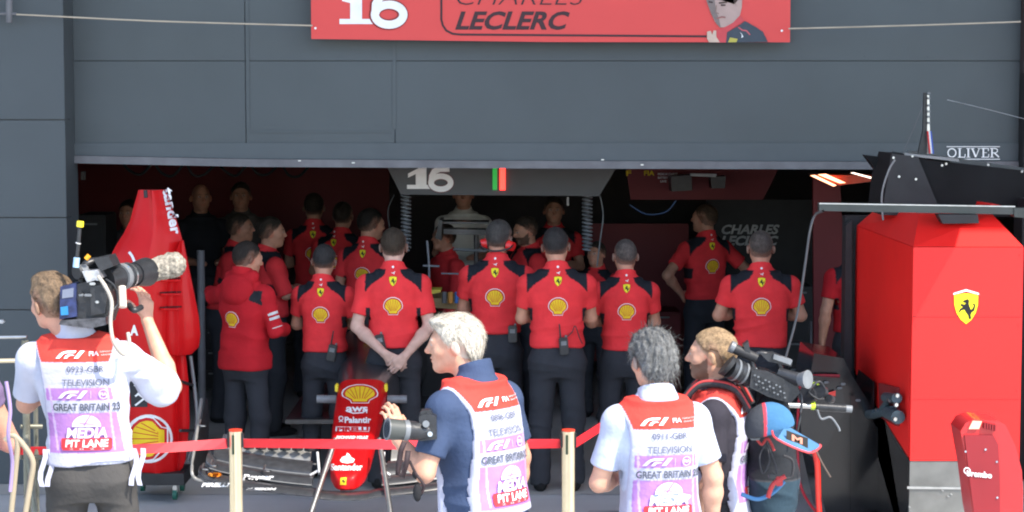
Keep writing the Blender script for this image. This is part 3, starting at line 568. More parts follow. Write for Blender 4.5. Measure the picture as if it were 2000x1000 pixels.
# ---- red lamps in the garage
glow = mat('warm_lamp_glow', (1.0, .42, .22), .5, emit=1.6); glow_r = mat('red_lamp_housing', (.55, .06, .02), .4, noise=.1)
lm = thing('ceiling_lamp', 'red glowing angled ceiling lamp at the top right of the garage opening', 'lamp', W(1650, 350, 15.2)); 
def pl(o, p): o.parent = p; o.location = -Vector(p.location); return o
pl(prism('housing', [W(1590, 342, 15.2), W(1700, 342, 15.2), W(1722, 352, 15.2), W(1640, 362, 15.2)], .35, glow_r), lm)
pl(prism('light_strip', [W(1583, 343, 15.15), W(1592, 342, 15.15), W(1634, 362, 15.15), W(1628, 364, 15.15)], .02, glow, bevel=0), lm)
pl(prism('light_strip', [W(1598, 341, 15.14), W(1614, 340, 15.14), W(1652, 357, 15.14), W(1640, 358, 15.14)], .02, glow, bevel=0), lm)
l2 = tag(prism('strip_lamp', [W(1662, 338, 15.0), W(1668, 337, 15.0), W(1722, 351, 15.0), W(1720, 354, 15.0)], .03, mat('pale_lamp_glow', (1, .8, .65), .5, emit=1.2), bevel=0), 'thin pale strip lamp right of the red ceiling lamp', 'lamp')
# ---- banner
bn = thing('banner', 'red banner with white number 16, driver name and portrait hanging on the facade', 'banner', W(1075, 40, YF-.2))
YB = YF-.16; ban_m = mat('printed_banner_vinyl', (.64, .055, .05), .55, noise=.04, nscale=2)
zt = 3.75; c = [W(608, 76, YB), W(800, 78.5, YB), W(1075, 82, YB), W(1543, 82.5, YB)]
pl(prism('banner_board', [Vector((c[0].x, YB, zt)), *c, Vector((c[-1].x, YB, zt))], .03, ban_m, bevel=.002), bn)
bmap = lambda u, v, l: W(u, -v, YB-l*1.0)
DG = (.05, .025, .03); sh = []
sh += [S([(663, -47), (663, -37), (684, -37), (684, -6), (668, -2), (668, 5), (690, 12), (707, 12), (707, -37), (733, -37), (733, -47)], WHITE, 1)]
def six(x, y, wd, hh, col, lay, th):
    P = [(x+wd*.48*math.cos(t)*1.0, y-hh*.20+hh*.29*math.sin(t)) for t in [2*math.pi*i/28 for i in range(28)]]
    return [stroke(P, th, col, lay, True), stroke([(x-wd*.46, y-hh*.18), (x-wd*.44, y+hh*.10), (x-wd*.32, y+hh*.30), (x-wd*.05, y+hh*.40), (x+wd*.42, y+hh*.41)], th, col, lay+.35)]
sh += six(759, -15, 58, 68, (.22, .02, .02), 1.3, 21)+six(760, -15, 58, 68, WHITE, 2, 16)
sh += [stroke([(862, 20), (862, -38), (865, -50), (872, -60), (884, -66), (900, -67.5), (1380, -71)], 4, DG, 1)]
sh += [text('CHARLES', 250, 34, 1018, 7, DG, 1, -.018, .30), text('LECLERC', 224, 33, 1001, -40, DG, 1, .03, .30)]
SK = (.42, .30, .27); SKD = (.20, .16, .15); NV = (.05, .065, .085)
sh += [S([(1376, 14), (1380, -2), (1388, -25), (1396, -42), (1406, -54), (1416, -53), (1432, -44), (1445, -30), (1449, -14), (1450, 14)], SK, 2), S([(1377, 14), (1381, -5), (1390, -28), (1400, -48), (1408, -54), (1404, -36), (1398, -20), (1396, 0), (1396, 14)], SKD, 3),
       S([(1374, 30), (1376, 2), (1384, 2), (1410, 0), (1432, 6), (1434, -8), (1438, -4), (1452, 16), (1452, 30)], (.05, .03, .025), 4), S(circ(6, 1443, -7, 10), SK, 4),
       stroke([(1384, -3), (1392, -5)], 3, (.05, .03, .03), 5), stroke([(1404, -6), (1420, -4)], 3, (.08, .05, .04), 5), stroke([(1408, -10), (1417, -10)], 3, (.06, .04, .04), 6), stroke([(1399, -10), (1398, -24), (1404, -27)], 2, (.25, .17, .15), 5), stroke([(1400, -36), (1410, -33), (1417, -34)], 3, (.28, .12, .11), 5),
       S([(1398, -60), (1415, -53), (1430, -46), (1446, -30), (1453, -40), (1440, -50), (1420, -63), (1418, -83), (1400, -83)], (.55, .07, .08), 3), S([(1418, -83), (1420, -63), (1440, -52), (1455, -41), (1475, -52), (1490, -62), (1500, -82)], NV, 4),
       S([(1422, -82.5), (1426, -73), (1441, -76), (1438, -82.5)], (.45, .40, .08), 5), stroke([(1442, -53), (1450, -59), (1458, -60), (1465, -68)], 2.5, (.5, .10, .12), 5), S([(1445, -62), (1449, -66), (1452, -72), (1448, -74), (1449, -68)], WHITE, 5),
       S([(1381, -62), (1388, -60), (1391, -68), (1394, -59), (1399, -60), (1399, -72), (1406, -82.5), (1385, -82.5), (1381, -76)], (.55, .42, .34), 5)]
sh += [S(circ(2.4, 616, -55, 8), WHITE, 1), S(circ(2.4, 1527, -60, 8), WHITE, 1)]
dl = decal('banner_print', sh, bmap, printm, None, step=.002); pl(dl, bn)
tag(tube('cable', [W(-60, 26, 13.8), W(30, 28, 13.8), W(300, 41, 13.85), W(610, 50, 13.95)], .006, mat('pale_cable', (.42, .36, .28), .6)), 'thin pale cable running from the left bracket to the banner', 'cable')
tag(tube('cable', [W(1540, 56, 13.95), W(1800, 49, 13.85), W(2060, 40, 13.8)], .006, MATS['pale_cable']), 'thin pale cable running from the banner to the right edge', 'cable')
tag(tube('cable', [W(1850, 195, 13.9), W(1930, 214, 13.8), W(2050, 245, 13.6)], .003, silver), 'faint thin wire above the white lettered sign at the right', 'cable')
br = thing('cable_bracket', 'grey steel cable bracket on the pier at the top left', 'bracket', W(19, 10, 13.8)); pl(rod('post', W(18, -80, 13.8), W(18, 44, 13.8), .022, rail_m), br); pl(rod('arm', W(-60, 25, 13.8), W(32, 27, 13.8), .010, rail_m), br)
# ---- shop name lettering on the facade
sg = thing('name_sign', 'white serif lettering between two white lines on the facade, low right', 'sign', W(1900, 298, YF-.02))
def serif(s, x0, x1, yb, yt):
    out = []; n = len(s); wds = {'O': 1.15, 'L': .95, 'I': .55, 'V': 1.1, 'E': .95, 'R': 1.1}; tot = sum(wds[c] for c in s); x = x0; k = (x1-x0)/tot; h = yt-yb
    for c in s:
        a, b = x+1, x+wds[c]*k-1; m_ = (a+b)/2; T = 3.2; t_ = 1.2
        if c == 'O': out.append(stroke([(m_+(b-a)*.42*math.cos(q), (yb+yt)/2+h*.48*math.sin(q)) for q in [2*math.pi*i/20 for i in range(20)]], 2.4, WHITE, 1, True))
        if c == 'I': out += [stroke([(m_, yb), (m_, yt)], T, WHITE, 1)]+[stroke([(m_-4, y), (m_+4, y)], t_, WHITE, 2) for y in (yb, yt)]
        if c == 'L': out += [stroke([(a+4, yt), (a+4, yb)], T, WHITE, 1), stroke([(a, yt), (a+8, yt)], t_, WHITE, 2), stroke([(a, yb), (b-1, yb), (b, yb+6)], 1.6, WHITE, 3)]
        if c == 'E': out += [stroke([(a+4, yt), (a+4, yb)], T, WHITE, 1), stroke([(a, yt), (b-1, yt), (b-1, yt-5)], 1.6, WHITE, 2), stroke([(a, yb), (b-1, yb), (b, yb+6)], 1.6, WHITE, 3), stroke([(a+4, yb+h*.52), (b-4, yb+h*.52)], t_, WHITE, 4)]
        if c == 'V': out += [stroke([(a+2, yt), (m_, yb)], T, WHITE, 1), stroke([(b-2, yt), (m_, yb)], 1.5, WHITE, 2), stroke([(a-1, yt), (a+6, yt)], t_, WHITE, 3), stroke([(b-5, yt), (b+1, yt)], t_, WHITE, 3)]
        if c == 'R': out += [stroke([(a+4, yt), (a+4, yb)], T, WHITE, 1), stroke([(a, yt), (m_+2, yt), (b-3, yt-h*.12), (b-3, yt-h*.36), (m_+2, yb+h*.5), (a+5, yb+h*.5)], 1.8, WHITE, 2), stroke([(m_, yb+h*.5), (b, yb)], 2.8, WHITE, 3), stroke([(a, yb), (a+8, yb)], t_, WHITE, 4)]
        x += wds[c]*k
    return out
pl(decal('lettering', serif('OLIVER', 1849, 1952, -307, -290), lambda u, v, l: W(u, -v, YF-.02-l), printm), sg)
pl(decal('rule_line', [stroke([(1849, -286.5), (1953, -286.5)], 1.5, WHITE, 1)], lambda u, v, l: W(u, -v, YF-.02-l)), sg); pl(decal('rule_line', [stroke([(1849, -311), (1953, -311)], 1.5, WHITE, 1)], lambda u, v, l: W(u, -v, YF-.02-l)), sg)
# ---- number sign hanging in the opening
YS = 15.0; ns = thing('number_sign', 'dark grey hanging sign board with a white 16 and green and red light bars', 'sign', W(975, 350, YS)); sgm = mat('dark_grey_sign', (.062, .062, .064), .55, noise=.06)
pl(prism('sign_board', [W(748, 310, YS), W(1215, 310, YS), (W(1170, 383, YS)), W(783, 380, YS)], .12, sgm), ns)
nm = lambda u, v, l: W(u, -v, YS-l*1.5); GW = (.85, .82, .79); s2 = [S([(795, -369), (795, -361), (812, -361), (812, -340), (797, -347), (797, -339), (818, -328), (833, -328), (833, -361), (846, -361), (846, -369)], GW, 1)]
s2 += six(861, -348, 40, 44, (.15, .05, .05), 1.3, 14)+six(861, -348, 40, 44, GW, 2, 11)
pl(decal('number', s2, nm, printm), ns)
pl(prism('green_light', [W(962, 329, YS-.02), W(971, 329, YS-.02), W(971, 371, YS-.02), W(962, 371, YS-.02)], .02, mat('dim_green_light', (.01, .25, .03), .4, emit=.35), bevel=0), ns)
pl(prism('red_light', [W(976, 329, YS-.02), W(987, 329, YS-.02), W(987, 371, YS-.02), W(976, 371, YS-.02)], .02, mat('bright_red_light', (1, .03, .02), .4, emit=1.6), bevel=0), ns)
for (x, lab) in ((793, 'coiled black air hose hanging under the left end of the number sign'), (1147, 'coiled black air hose hanging under the right end of the number sign')):
    pts = [W(x+9*math.cos(i*1.05), 378+i*1.25, 15.2+.04*math.sin(i*1.05)) for i in range(90)]
    tag(tube('coiled_hose', pts, .007, grey_plastic, sub=2, seg=6), lab, 'hose', 'coiled hoses under the number sign')
for i, (pts, lab) in enumerate(([((770, 380), (758, 410), (762, 450), (775, 500)), 'thin dark loop of cable left of the left coiled hose'], [((1172, 382), (1178, 420), (1172, 470), (1166, 520)), 'thin pale loop of cable right of the right coiled hose'], [((1230, 400), (1262, 418), (1300, 414), (1320, 392)), 'blue sagging cable under the red fascia board'])):
    tag(tube('cable', [W(x, y, 15.6) for x, y in pts], .006, [black_plastic, grey_plastic, mat('blue_cable', (.02, .05, .12), .5)][i]), lab, 'cable')
cm = thing('ceiling_camera', 'black ceiling camera unit with a white edge in front of the red fascia', 'camera', W(1375, 350, 17))
pl(prism('camera_body', [W(1310, 345, 17), W(1350, 342, 17), W(1352, 372, 17), W(1312, 374, 17)], .3, black_plastic), cm); pl(prism('mount_plate', [W(1348, 339, 16.95), W(1400, 340, 16.95), W(1398, 346, 16.95), W(1350, 344, 16.95)], .05, mat('pale_plate', (.5, .5, .5), .5)), cm); pl(prism('camera_head', [W(1388, 346, 17), W(1418, 344, 17), W(1416, 368, 17), W(1390, 368, 17)], .2, black_plastic), cm)
tag(box('switch_box', W(1109, 393, 16.5), (.02, .03, .07), mat('white_plastic', (.6, .6, .6), .5)), 'small white tag hanging under the number sign beside the right coiled hose', 'tag')
pan('partition_post', 'pale grey vertical post at the far left inside the opening', 'post', [(158, 335), (165, 335), (165, 352), (158, 352)], 16, rail_m)

# ================================================================== gantry, red box and black cabinet on the right
YG = 12.4; gm = mat('gantry_black_panel', (.010, .010, .011), .75, noise=.25, nscale=5, spec=.2)
gt = thing('equipment_gantry', 'black overhead equipment boom with an antenna mast and a long steel beam at the right', 'gantry', W(2060, 400, 12).xy.to_3d())
pl(prism('boom', [W(1745, 300, YG), W(1800, 304, YG), W(1812, 312, YG), W(2080, 343, YG), W(2080, 425, YG), W(1722, 420, YG), W(1730, 350, YG)], .5, gm, bevel=.008), gt)
pl(prism('boom_nose', [W(1690, 303, YG+.45), W(1742, 309, YG+.45), W(1740, 370, YG+.45)], .12, gm), gt); pl(prism('boom_side_plate', [W(1742, 300, YG-.03), W(1793, 306, YG-.03), W(1840, 420, YG-.03), W(1722, 420, YG-.03)], .028, black_matt), gt)
tp = prism('top_plate', [W(1765, 299, YG-.02), W(1872, 310, YG-.02), W(1874, 316, YG-.02), W(1768, 304, YG-.02)], .4, mat('dull_grey_plate', (.22, .22, .22), .4)); pl(tp, gt)
P0 = [W(1800, 314, YG+.02), W(2080, 346, YG+.02)]; a_, b_ = P0; bm = bmesh.new(); vv = [bm.verts.new(p) for p in (a_+Vector((0, -.02, 0)), b_+Vector((0, -.02, 0)), b_+Vector((0, .5, .02)), a_+Vector((0, .5, .05)))]; bm.faces.new(vv); bmesh.ops.solidify(bm, geom=bm.faces[:], thickness=.01)
pl(from_bm('boom_lid', bm, mat('pale_grey_lid', (.32, .33, .32), .5, noise=.1)), gt)
for x, y in ((1745, 308), (1782, 305), (1848, 320), (1840, 323), (1930, 322), (1996, 335), (1756, 345), (1789, 350)): pl(box('bolt', W(x, y, YG-.035), (.014, .01, .014), silver, bevel=.003), gt)
mast = pl(prism('antenna_mast', [W(1805, 181, YG+.1), W(1810, 181, YG+.1), W(1812, 300, YG+.1), W(1793, 300, YG+.1), W(1803, 255, YG+.1)], .03, black_plastic, bevel=.002), gt)
pl(prism('mast_rail', [W(1811, 186, YG+.09), W(1815, 186, YG+.09), W(1817, 300, YG+.09), W(1811, 300, YG+.09)], .02, silver, bevel=.001), gt)
for y in (182, 192, 206, 218, 228, 240): pl(box('mast_clip', W(1814, y, YG+.08), (.018, .02, .012), grey_plastic, bevel=.002), gt)
for k, (cc, nmn) in enumerate((((.6, .02, .02), 'red'), ((.7, .7, .7), 'white'), ((.03, .08, .4), 'blue'))): pl(prism('mast_stripe', [W(1810.5+k*3, 256, YG+.06), W(1813.5+k*3, 256, YG+.06), W(1818+k*3, 300, YG+.06), W(1815+k*3, 300, YG+.06)], .006, mat(nmn+'_stripe_paint', cc, .5), bevel=0), gt)
pl(tube('stay_wire', [W(1803, 205, YG+.1), W(1785, 250, YG+.1), W(1764, 298, YG+.1)], .0018, rail_m), gt)
bmat_ = mat('grey_green_beam', (.055, .062, .058), .4, metal=.3, noise=.12)
YBm = 11.62; pl(prism('beam', [W(1600, 398, YBm), W(1983, 404, YBm), W(1983, 419, YBm), W(1600, 412, YBm)], .06, bmat_, bevel=.003), gt)
pl(prism('beam_edge', [W(1600, 396.5, YBm-.004), W(1983, 402.5, YBm-.004), W(1983, 404.5, YBm-.004), W(1600, 398.5, YBm-.004)], .06, silver, bevel=0), gt)
pl(prism('beam_bracket', [W(1981, 406, YBm-.01), W(2060, 408, YBm-.01), W(2060, 430, YBm-.01), W(1981, 424, YBm-.01)], .09, bmat_), gt)
pl(box('unseen_shadow_arm', (2.88, 10.95, 3.37), (.86, 2.7, .12), black_matt), gt); pl(box('unseen_shadow_arm_stay', (3.1, 12.3, 3.1), (.1, .1, .6), black_matt), gt); px2 = W(2090, 400, 11.6).x; pl(box('gantry_post', (px2, 11.6, 1.2), (.16, .16, 2.4), black_matt), gt)  # overhead arm and stay are unseen, added to cast the box's diagonal shadow
pl(box('post_arm', (px2-.02, 12.3, 2.0), (.16, 1.3, .10), black_matt), gt)
pl(prism('under_boom_clamp', [W(1832, 419, 11.60), W(1910, 419, 11.60), W(1912, 436, 11.60), W(1842, 437, 11.60)], .10, black_matt), gt)
tag(tube('hanging_cable', [W(1748, 312, 12.2), W(1736, 332, 12.2), W(1724, 370, 12.2), W(1722, 400, 12.2), W(1725, 430, 12.2)], .006, mat('pale_grey_hose', (.20, .20, .20), .5)), 'pale curved cable dropping from the black boom behind the beam', 'cable')
tag(tube('hanging_hose', [W(1608, 412, 11.1), W(1592, 420, 11.2), W(1582, 450, 11.2), W(1572, 520, 11.2), W(1558, 610, 11.2), W(1534, 700, 11.2)], .007, mat('mid_grey_hose', (.07, .07, .075), .5)), 'grey hose hanging from the left end of the steel beam', 'hose')
# red box
YA = 11.5; bxr = thing('equipment_box', 'large red faceted equipment box with a yellow shield and silver skirt at the right', 'equipment box', (W(1887, 500, YA).x, 12.4, 0))
A = W(1784, 482, YA); x0 = A.x; x1 = W(1999, 480, YA).x; zt = A.z; zb = W(1775, 900, YA).z; y1 = 13.4; ZT = zt+.17
def quad(name, pts, m, p, th=.012, label=None):
    bm = bmesh.new(); vs_ = [bm.verts.new(p_) for p_ in pts]; bm.faces.new(vs_); bmesh.ops.solidify(bm, geom=bm.faces[:], thickness=th); return pl(from_bm(name, bm, m, smooth=False, bevel=0, label=label), p)
fbl = [Vector((x0, YA, zt)), Vector((x1, YA, zt)), Vector((x1, y1, zt)), Vector((x0, y1, zt))]; tf = [Vector((x0+.085, YA+.28, ZT)), Vector((x1-.13, YA+.20, ZT)), Vector((x1-.17, y1-.3, ZT)), Vector((x0+.12, y1-.3, ZT))]
bm = bmesh.new(); bv = [bm.verts.new(p) for p in fbl+tf]
for f in ((0, 1, 5, 4), (1, 2, 6, 5), (2, 3, 7, 6), (3, 0, 4, 7), (4, 5, 6, 7), (3, 2, 1, 0)): bm.faces.new([bv[i] for i in f])
pl(from_bm('roof', bm, box_red, bevel=.003), bxr)
pl(prism('roof_peak', [W(1930, 412, YA+.3), W(1935, 399, YA+.3), W(1966, 403, YA+.3), W(1985, 420, YA+.3)], .35, box_red), bxr)
pl(prism('front_panel', [Vector((x0, YA, zt-.003)), Vector((x0, YA, zb)), Vector((x1, YA, zb)), Vector((x1, YA, zt-.003))], .03, box_red, bevel=.002), bxr)
def SX(px, py, X):   # point of the side plane x = X seen at px, py
    Y = X/((px-1000)/F_PX); 
    for _ in range(4): p = W(px, py, Y); Y *= X/p.x
    return W(px, py, Y)
side = [Vector((x0, YA+.031, zt-.003)), Vector((x0, y1, zt-.003)), SX(1659, 690, x0), SX(1672, 730, x0), SX(1774, 893, x0)]
pl(prism('side_panel', side, .03, box_red, axis=Vector((1, 0, 0)), bevel=.001), bxr)
side2 = [SX(1774, 896, x0+.004), SX(1670, 728, x0+.004), SX(1657, 690, x0+.004), Vector((x0+.004, y1+.12, zt-.05)), Vector((x0+.004, y1+.12, 0)), Vector((x0+.004, YA+.04, 0))]
pl(prism('lower_side_panel', side2, .05, black_gloss, axis=Vector((1, 0, 0)), bevel=0), bxr)
pl(box('right_panel', (x1-.012, (YA+y1)/2+.02, zt/2), (.02, y1-YA-.04, zt-.02), box_red), bxr); pl(box('back_frame', ((x0+x1)/2, y1+.1, 1.0), (x1-x0+.14, .12, 1.75), black_matt), bxr)
skm = mat('scuffed_silver_skirt', (.20, .20, .19), .36, metal=.55, noise=.25, nscale=5, bump=.12, bscale=14)
pl(prism('skirt', [Vector((x0, YA+.006, zb-.004)), Vector((x0, YA+.006, .02)), Vector((x1, YA+.006, .02)), Vector((x1, YA+.006, zb-.004))], .03, skm, bevel=.002), bxr)
pl(prism('skirt_crease', [W(1772, 950, YA-.004), W(1880, 952, YA-.004), W(1900, 956, YA-.004), W(1772, 955, YA-.004)], .008, silver, bevel=0), bxr)
for x, y in ((1852, 969), (1858, 965), (1776, 990), (1841, 958)): pl(box('scratch', W(x, y, YA-.001), (.012, .006, .005), silver, bevel=0, rot=Matrix.Rotation(.6, 3, 'Y')), bxr)
for z_ in (.95, 1.42): pl(box('panel_joint', ((x0+x1)/2, YA-.001, z_), (x1-x0-.01, .004, .003), MATS['recess_dark_red'] if 'recess_dark_red' in MATS else mat('recess_dark_red', (.22, .015, .015), .6), bevel=0), bxr)
for z_ in (.66, 1.0, 1.37, 1.77):
    for xx in (x0+.02, x1-.02): pl(rod('panel_screw', (xx, YA, z_), (xx, YA-.003, z_), .005, box_red, seg=8), bxr)
pl(decal('shield_emblem', xf(shield(True), 62, 1887, -602), lambda u, v, l: W(u, -v, YA-l)), bxr)
rec = [SX(1722, 748, x0-.002), SX(1757, 757, x0-.002), SX(1757, 832, x0-.002), SX(1724, 815, x0-.002)]; pl(prism('recess', rec, .02, mat('recess_dark_red', (.22, .015, .015), .6), axis=Vector((-1, 0, 0)), bevel=0), bxr)
cn = thing('hose_coupling', 'blue grey hose coupling sticking out of the side of the red box', 'coupling', SX(1735, 800, x0-.03)); cmx = mat('blue_grey_metal', (.07, .11, .13), .4, metal=.4, noise=.3, nscale=30)
for a, b, r in (((1682, 811), (1712, 808), .028), ((1706, 812), (1745, 800), .022), ((1730, 776), (1752, 778), .03), ((1735, 805), (1754, 815), .04), ((1722, 800), (1738, 780), .02)):
    pl(rod('coupling_sleeve', SX(a[0], a[1], x0-.06), SX(b[0], b[1], x0-.05), r, cmx), cn)
for x, y in ((1735, 781), (1750, 772), (1748, 790), (1746, 818), (1712, 800)): pl(rod('coupling_nut', SX(x, y, x0-.08), SX(x+3, y+1, x0-.075), .012, silver, seg=6), cn)
# black cabinet left of the box
cab = thing('tool_cabinet', 'glossy black cabinet with curved bright red tube trim left of the red box', 'cabinet', (W(1640, 900, 12.6).x, 12.7, 0))
YC = 12.55; pl(prism('cabinet_body', [W(1590, 690, YC), W(1648, 700, YC), W(1662, 730, YC), W(1700, 790, YC), Vector((x0-.02, YC, .9)), Vector((x0-.02, YC, .02)), Vector((W(1618, 900, YC).x, YC, .02)), W(1590, 900, YC), W(1572, 800, YC)], .6, black_gloss, bevel=.01), cab)
pl(prism('cabinet_door', [W(1662, 765, YC-.012), W(1765, 905, YC-.012), Vector((W(1765, 905, YC).x, YC-.012, .1)), Vector((W(1662, 905, YC).x, YC-.012, .1))], .01, black_gloss, bevel=.002), cab)
rt = mat('bright_red_tube', (.75, .03, .02), .35, coat=.3, noise=.04); rk = mat('crimson_edge_trim', (.35, .01, .02), .4)
pl(tube('red_tube', [W(1588, 868, 11.9), W(1596, 905, 11.9), W(1598, 960, 11.9), W(1600, 1000, 11.9), W(1606, 1060, 11.9)], .018, rt), cab)
pl(tube('edge_trim', [W(1640, 734, 12.5), W(1590, 734, 12.5), W(1566, 745, 12.45), W(1560, 790, 12.4), W(1558, 850, 12.3), W(1562, 940, 12.2), W(1582, 985, 12.1), W(1606, 1010, 12)], .009, rk), cab)
pl(prism('cowl', [W(1560, 742, 12.44), W(1590, 735, 12.44), W(1640, 738, 12.44), W(1652, 800, 12.44), W(1600, 900, 12.44), W(1566, 880, 12.44)], .1, black_gloss, bevel=.01), cab)
pl(prism('warning_flag', [W(1614, 768, 12.4), W(1632, 763, 12.4), W(1632, 774, 12.4)], .01, rt, bevel=0), cab)
pl(tube('yellow_lead', [W(1585, 748, 12.4), W(1597, 750, 12.4), W(1604, 766, 12.4)], .008, mat('yellow_green_lead', (.5, .65, .05), .5)), cab)
for x, y in ((1592, 745), (1614, 747), (1640, 758), (1676, 782), (1598, 775), (1647, 750)): pl(box('latch', W(x, y, 12.42), (.03, .02, .014), grey_plastic), cab)
pl(box('low_step', W(1738, 985, YC-.05), (.14, .08, .16), black_matt), cab)
pan('frame_post', 'narrow black frame post against the rear edge of the red box', 'post', [(1652, 440), (1664, 430), (1664, 735), (1649, 700)], 13.35, black_matt, .1)
pan('side_rail', 'thin pale vertical strip inside the garage left of the black frame post', 'strip', [(1583, 628), (1586, 628), (1586, 712), (1583, 712)], 15, rail_m, .03)
# brake duct cowl in the near right corner
YD = 9.6; fin = thing('brake_duct_cowl', 'red curved cowl with white lettering and a gold grille in the lower right corner', 'cowl', W(1940, 900, YD)); plate_m = mat('satin_crimson_plate', (.26, .012, .018), .4, noise=.06)
fo = [(1876, 842), (1886, 826), (1902, 819), (1950, 822), (1964, 830), (1984, 872), (1996, 920), (1998, 960), (1996, 1060), (1912, 1060), (1900, 1000), (1890, 920)]
pl(prism('cowl_shell', [W(x, y, YD) for x, y in fo], .22, mat('bright_red_cowl', (.55, .018, .02), .35, coat=.4, noise=.03), bevel=.02), fin)
pl(prism('side_plate', [W(x, y, YD-.012) for x, y in ((1884, 850), (1940, 850), (1950, 868), (1953, 920), (1954, 1050), (1914, 1050), (1902, 1000), (1893, 930))], .02, plate_m, bevel=.004), fin)
pl(prism('grille', [W(x, y, YD-.014) for x, y in ((1900, 822), (1918, 823), (1912, 838), (1892, 838))], .05, gold, bevel=.002), fin)
for i in range(5): pl(box('grille_bar', W(1923+i*5, 831+i*1.2, YD-.012), (.008, .02, .03), plate_m, bevel=.001), fin)
for x, y in ((1925, 878), (1947, 902), (1948, 972), (1886, 882)): pl(rod('rivet', W(x, y, YD-.014), W(x, y, YD-.018), .005, silver, seg=8), fin)
pl(decal('lettering', [text('brembo', 49, 11, 1913, -926, WHITE, 1, .035), stroke(circ(6, 1889, -922, 12), 2, WHITE, 1, True)], lambda u, v, l: W(u, -v-(u-1913)*-.10, YD-.014-l)), fin)
# ================================================================== engine cover standing on a trolley
def bvh_of(*obs):
    V = []; Fs = []
    for o in obs:
        k = len(V); V += [tuple(o.matrix_world @ v.co) if False else tuple(v.co) for v in o.data.vertices]; Fs += [tuple(i+k for i in p.vertices) for p in o.data.polygons]
    return BVHTree.FromPolygons(V, Fs)
def camproj(bv, fb=12.0):
    o = Vector((0, 0, CAM_H))
    def f(u, v, l):
        d = (W(u, -v, 10)-o).normalized(); h = bv.ray_cast(o, d)
        return W(u, -v, fb) if h[0] is None else h[0]-d*l*1.6
    return f
YE = 13.35
ec = thing('engine_cover', 'tall red racing car engine cover stood on end on a low trolley at the left', 'car bodywork', W(300, 965, YE).xy.to_3d())
rows = [(371, 270, 322), (380, 268, 326), (400, 262, 333), (430, 254, 344), (455, 242, 352), (480, 226, 358), (500, 216, 361), (540, 212, 366), (600, 214, 368), (660, 222, 366), (700, 232, 362), (760, 240, 360), (850, 246, 358), (905, 250, 357), (922, 256, 352)]
def sheet(rows, Y, bulge, ridge=.5, n=15, back=.06):
    rings = []
    for y, a, b in rows:
        z = W(a, y, Y).z; r = []
        for i in range(n):
            u = i/(n-1); prof = math.sin(math.pi*u)**.8; w_ = (b-a)/110*bulge
            r.append(Vector((W(a+(b-a)*u, y, Y).x, Y-w_*prof-.03*math.exp(-((u-ridge)/.09)**2), z)))
        r += [Vector((W(b-2, y, Y).x, Y+back, z)), Vector((W((a+b)/2, y, Y).x, Y+back-.02, z)), Vector((W(a+2, y, Y).x, Y+back, z))]; rings.append([tuple(p) for p in r])
    return rings
sh_ = pl(loft('cover_shell', sheet(rows, YE, .10, .60), paint_red, smooth='auto'), ec)
fl = pl(loft('side_flange', sheet([(470, 352, 358), (500, 340, 364), (560, 322, 376), (620, 318, 388), (655, 318, 391), (678, 322, 388), (692, 330, 374)], YE-.08, .11, .5), paint_red, smooth='auto'), ec)
pl(loft('lower_flange', sheet([(690, 338, 362), (750, 336, 368), (830, 336, 370), (900, 338, 362), (915, 342, 356)], YE-.02, .12, .5), paint_red, smooth='auto'), ec)
bE = bvh_of(sh_, fl); pe = camproj(bE, YE-.1); dk = mat('dark_slot', (.03, .004, .005), .6)
for i, y in enumerate((514, 544, 571, 600)):
    o = decal('louvre_slot', [stroke([(312, -y-1), (326, -y), (352+i*1, -y+1)], lambda t: 3.2, (.05, .004, .005), 1)], pe, maxlen=6); pl(o, ec)
    bm = bmesh.new(); P = [pe(x, -y-4, .02) for x in (313, 322, 332, 342, 352)]; 
    pl(tube('louvre_lip', P, .007, paint_red, sub=3), ec)
pl(rod('lift_slot', W(284, 372, YE-.08), W(285, 386, YE-.09), .013, black_matt), ec)
E = [xf([text('Santander', 132, 17, 0, 0, (.75, .75, .78), 1, .03)], 1, 337, -408, R(-80))]
E[0] = xf([text('tander', 92, 19, 0, 0, (.75, .75, .78), 1, .04, space=1.05)], 1, 336, -412, R(-79))
E += [xf(SHELL, 88, 290, -857, R(90), 2)]; E += [[stroke(circ(45, 290, -857, 30), 5, (.75, .73, .73), 1, True)], [S([(252, -742), (276, -742), (288, -738), (288, -795), (256, -795)], (.03, .03, .035), 1), stroke([(262, -752), (282, -762), (264, -774)], 3.5, WHITE, 3), stroke([(264, -792), (282, -778), (268, -768)], 3.5, WHITE, 4)], [stroke([(252, -492), (258, -500), (263, -512)], 5, (.7, .7, .75), 1)]]
E += [[text('C', 16, 18, 280, -605, WHITE, 1, .05)], [text('A', 16, 18, 262, -645, WHITE, 1, .05)]]
for nm_, e in zip(('cover_lettering', 'shell_emblem', 'emblem_ring', 'chevron_panel', 'curved_mark', 'cover_lettering', 'cover_lettering'), E): pl(decal(nm_, e, pe, maxlen=10, step=.0012), ec)
pl(prism('trolley', [W(255, 925, YE-.12), W(358, 925, YE-.12), W(360, 948, YE-.12), W(255, 948, YE-.12)], .35, black_matt), ec)
for x in (262, 341):
    for yy in (0, .3): pl(rod('castor', W(x-3, 966, YE-.1)+Vector((0, yy, 0)), W(x+5, 966, YE-.1)+Vector((0, yy, 0)), .035, mat('green_castor', (.01, .10, .07), .5)), ec); pl(box('castor_fork', W(x+1, 955, YE-.1)+Vector((0, yy, 0)), (.03, .03, .05), silver), ec)
pl(tube('support_frame', [W(372, 695, YE+.05), W(380, 760, YE+.05), W(384, 830, YE+.05), W(366, 900, YE+.05)], .012, grey_plastic), ec); pl(rod('support_bar', W(350, 744, YE-.15), W(376, 752, YE+.02), .01, black_matt), ec); pl(rod('support_bar', W(352, 841, YE-.15), W(378, 841, YE+.02), .01, black_matt), ec)

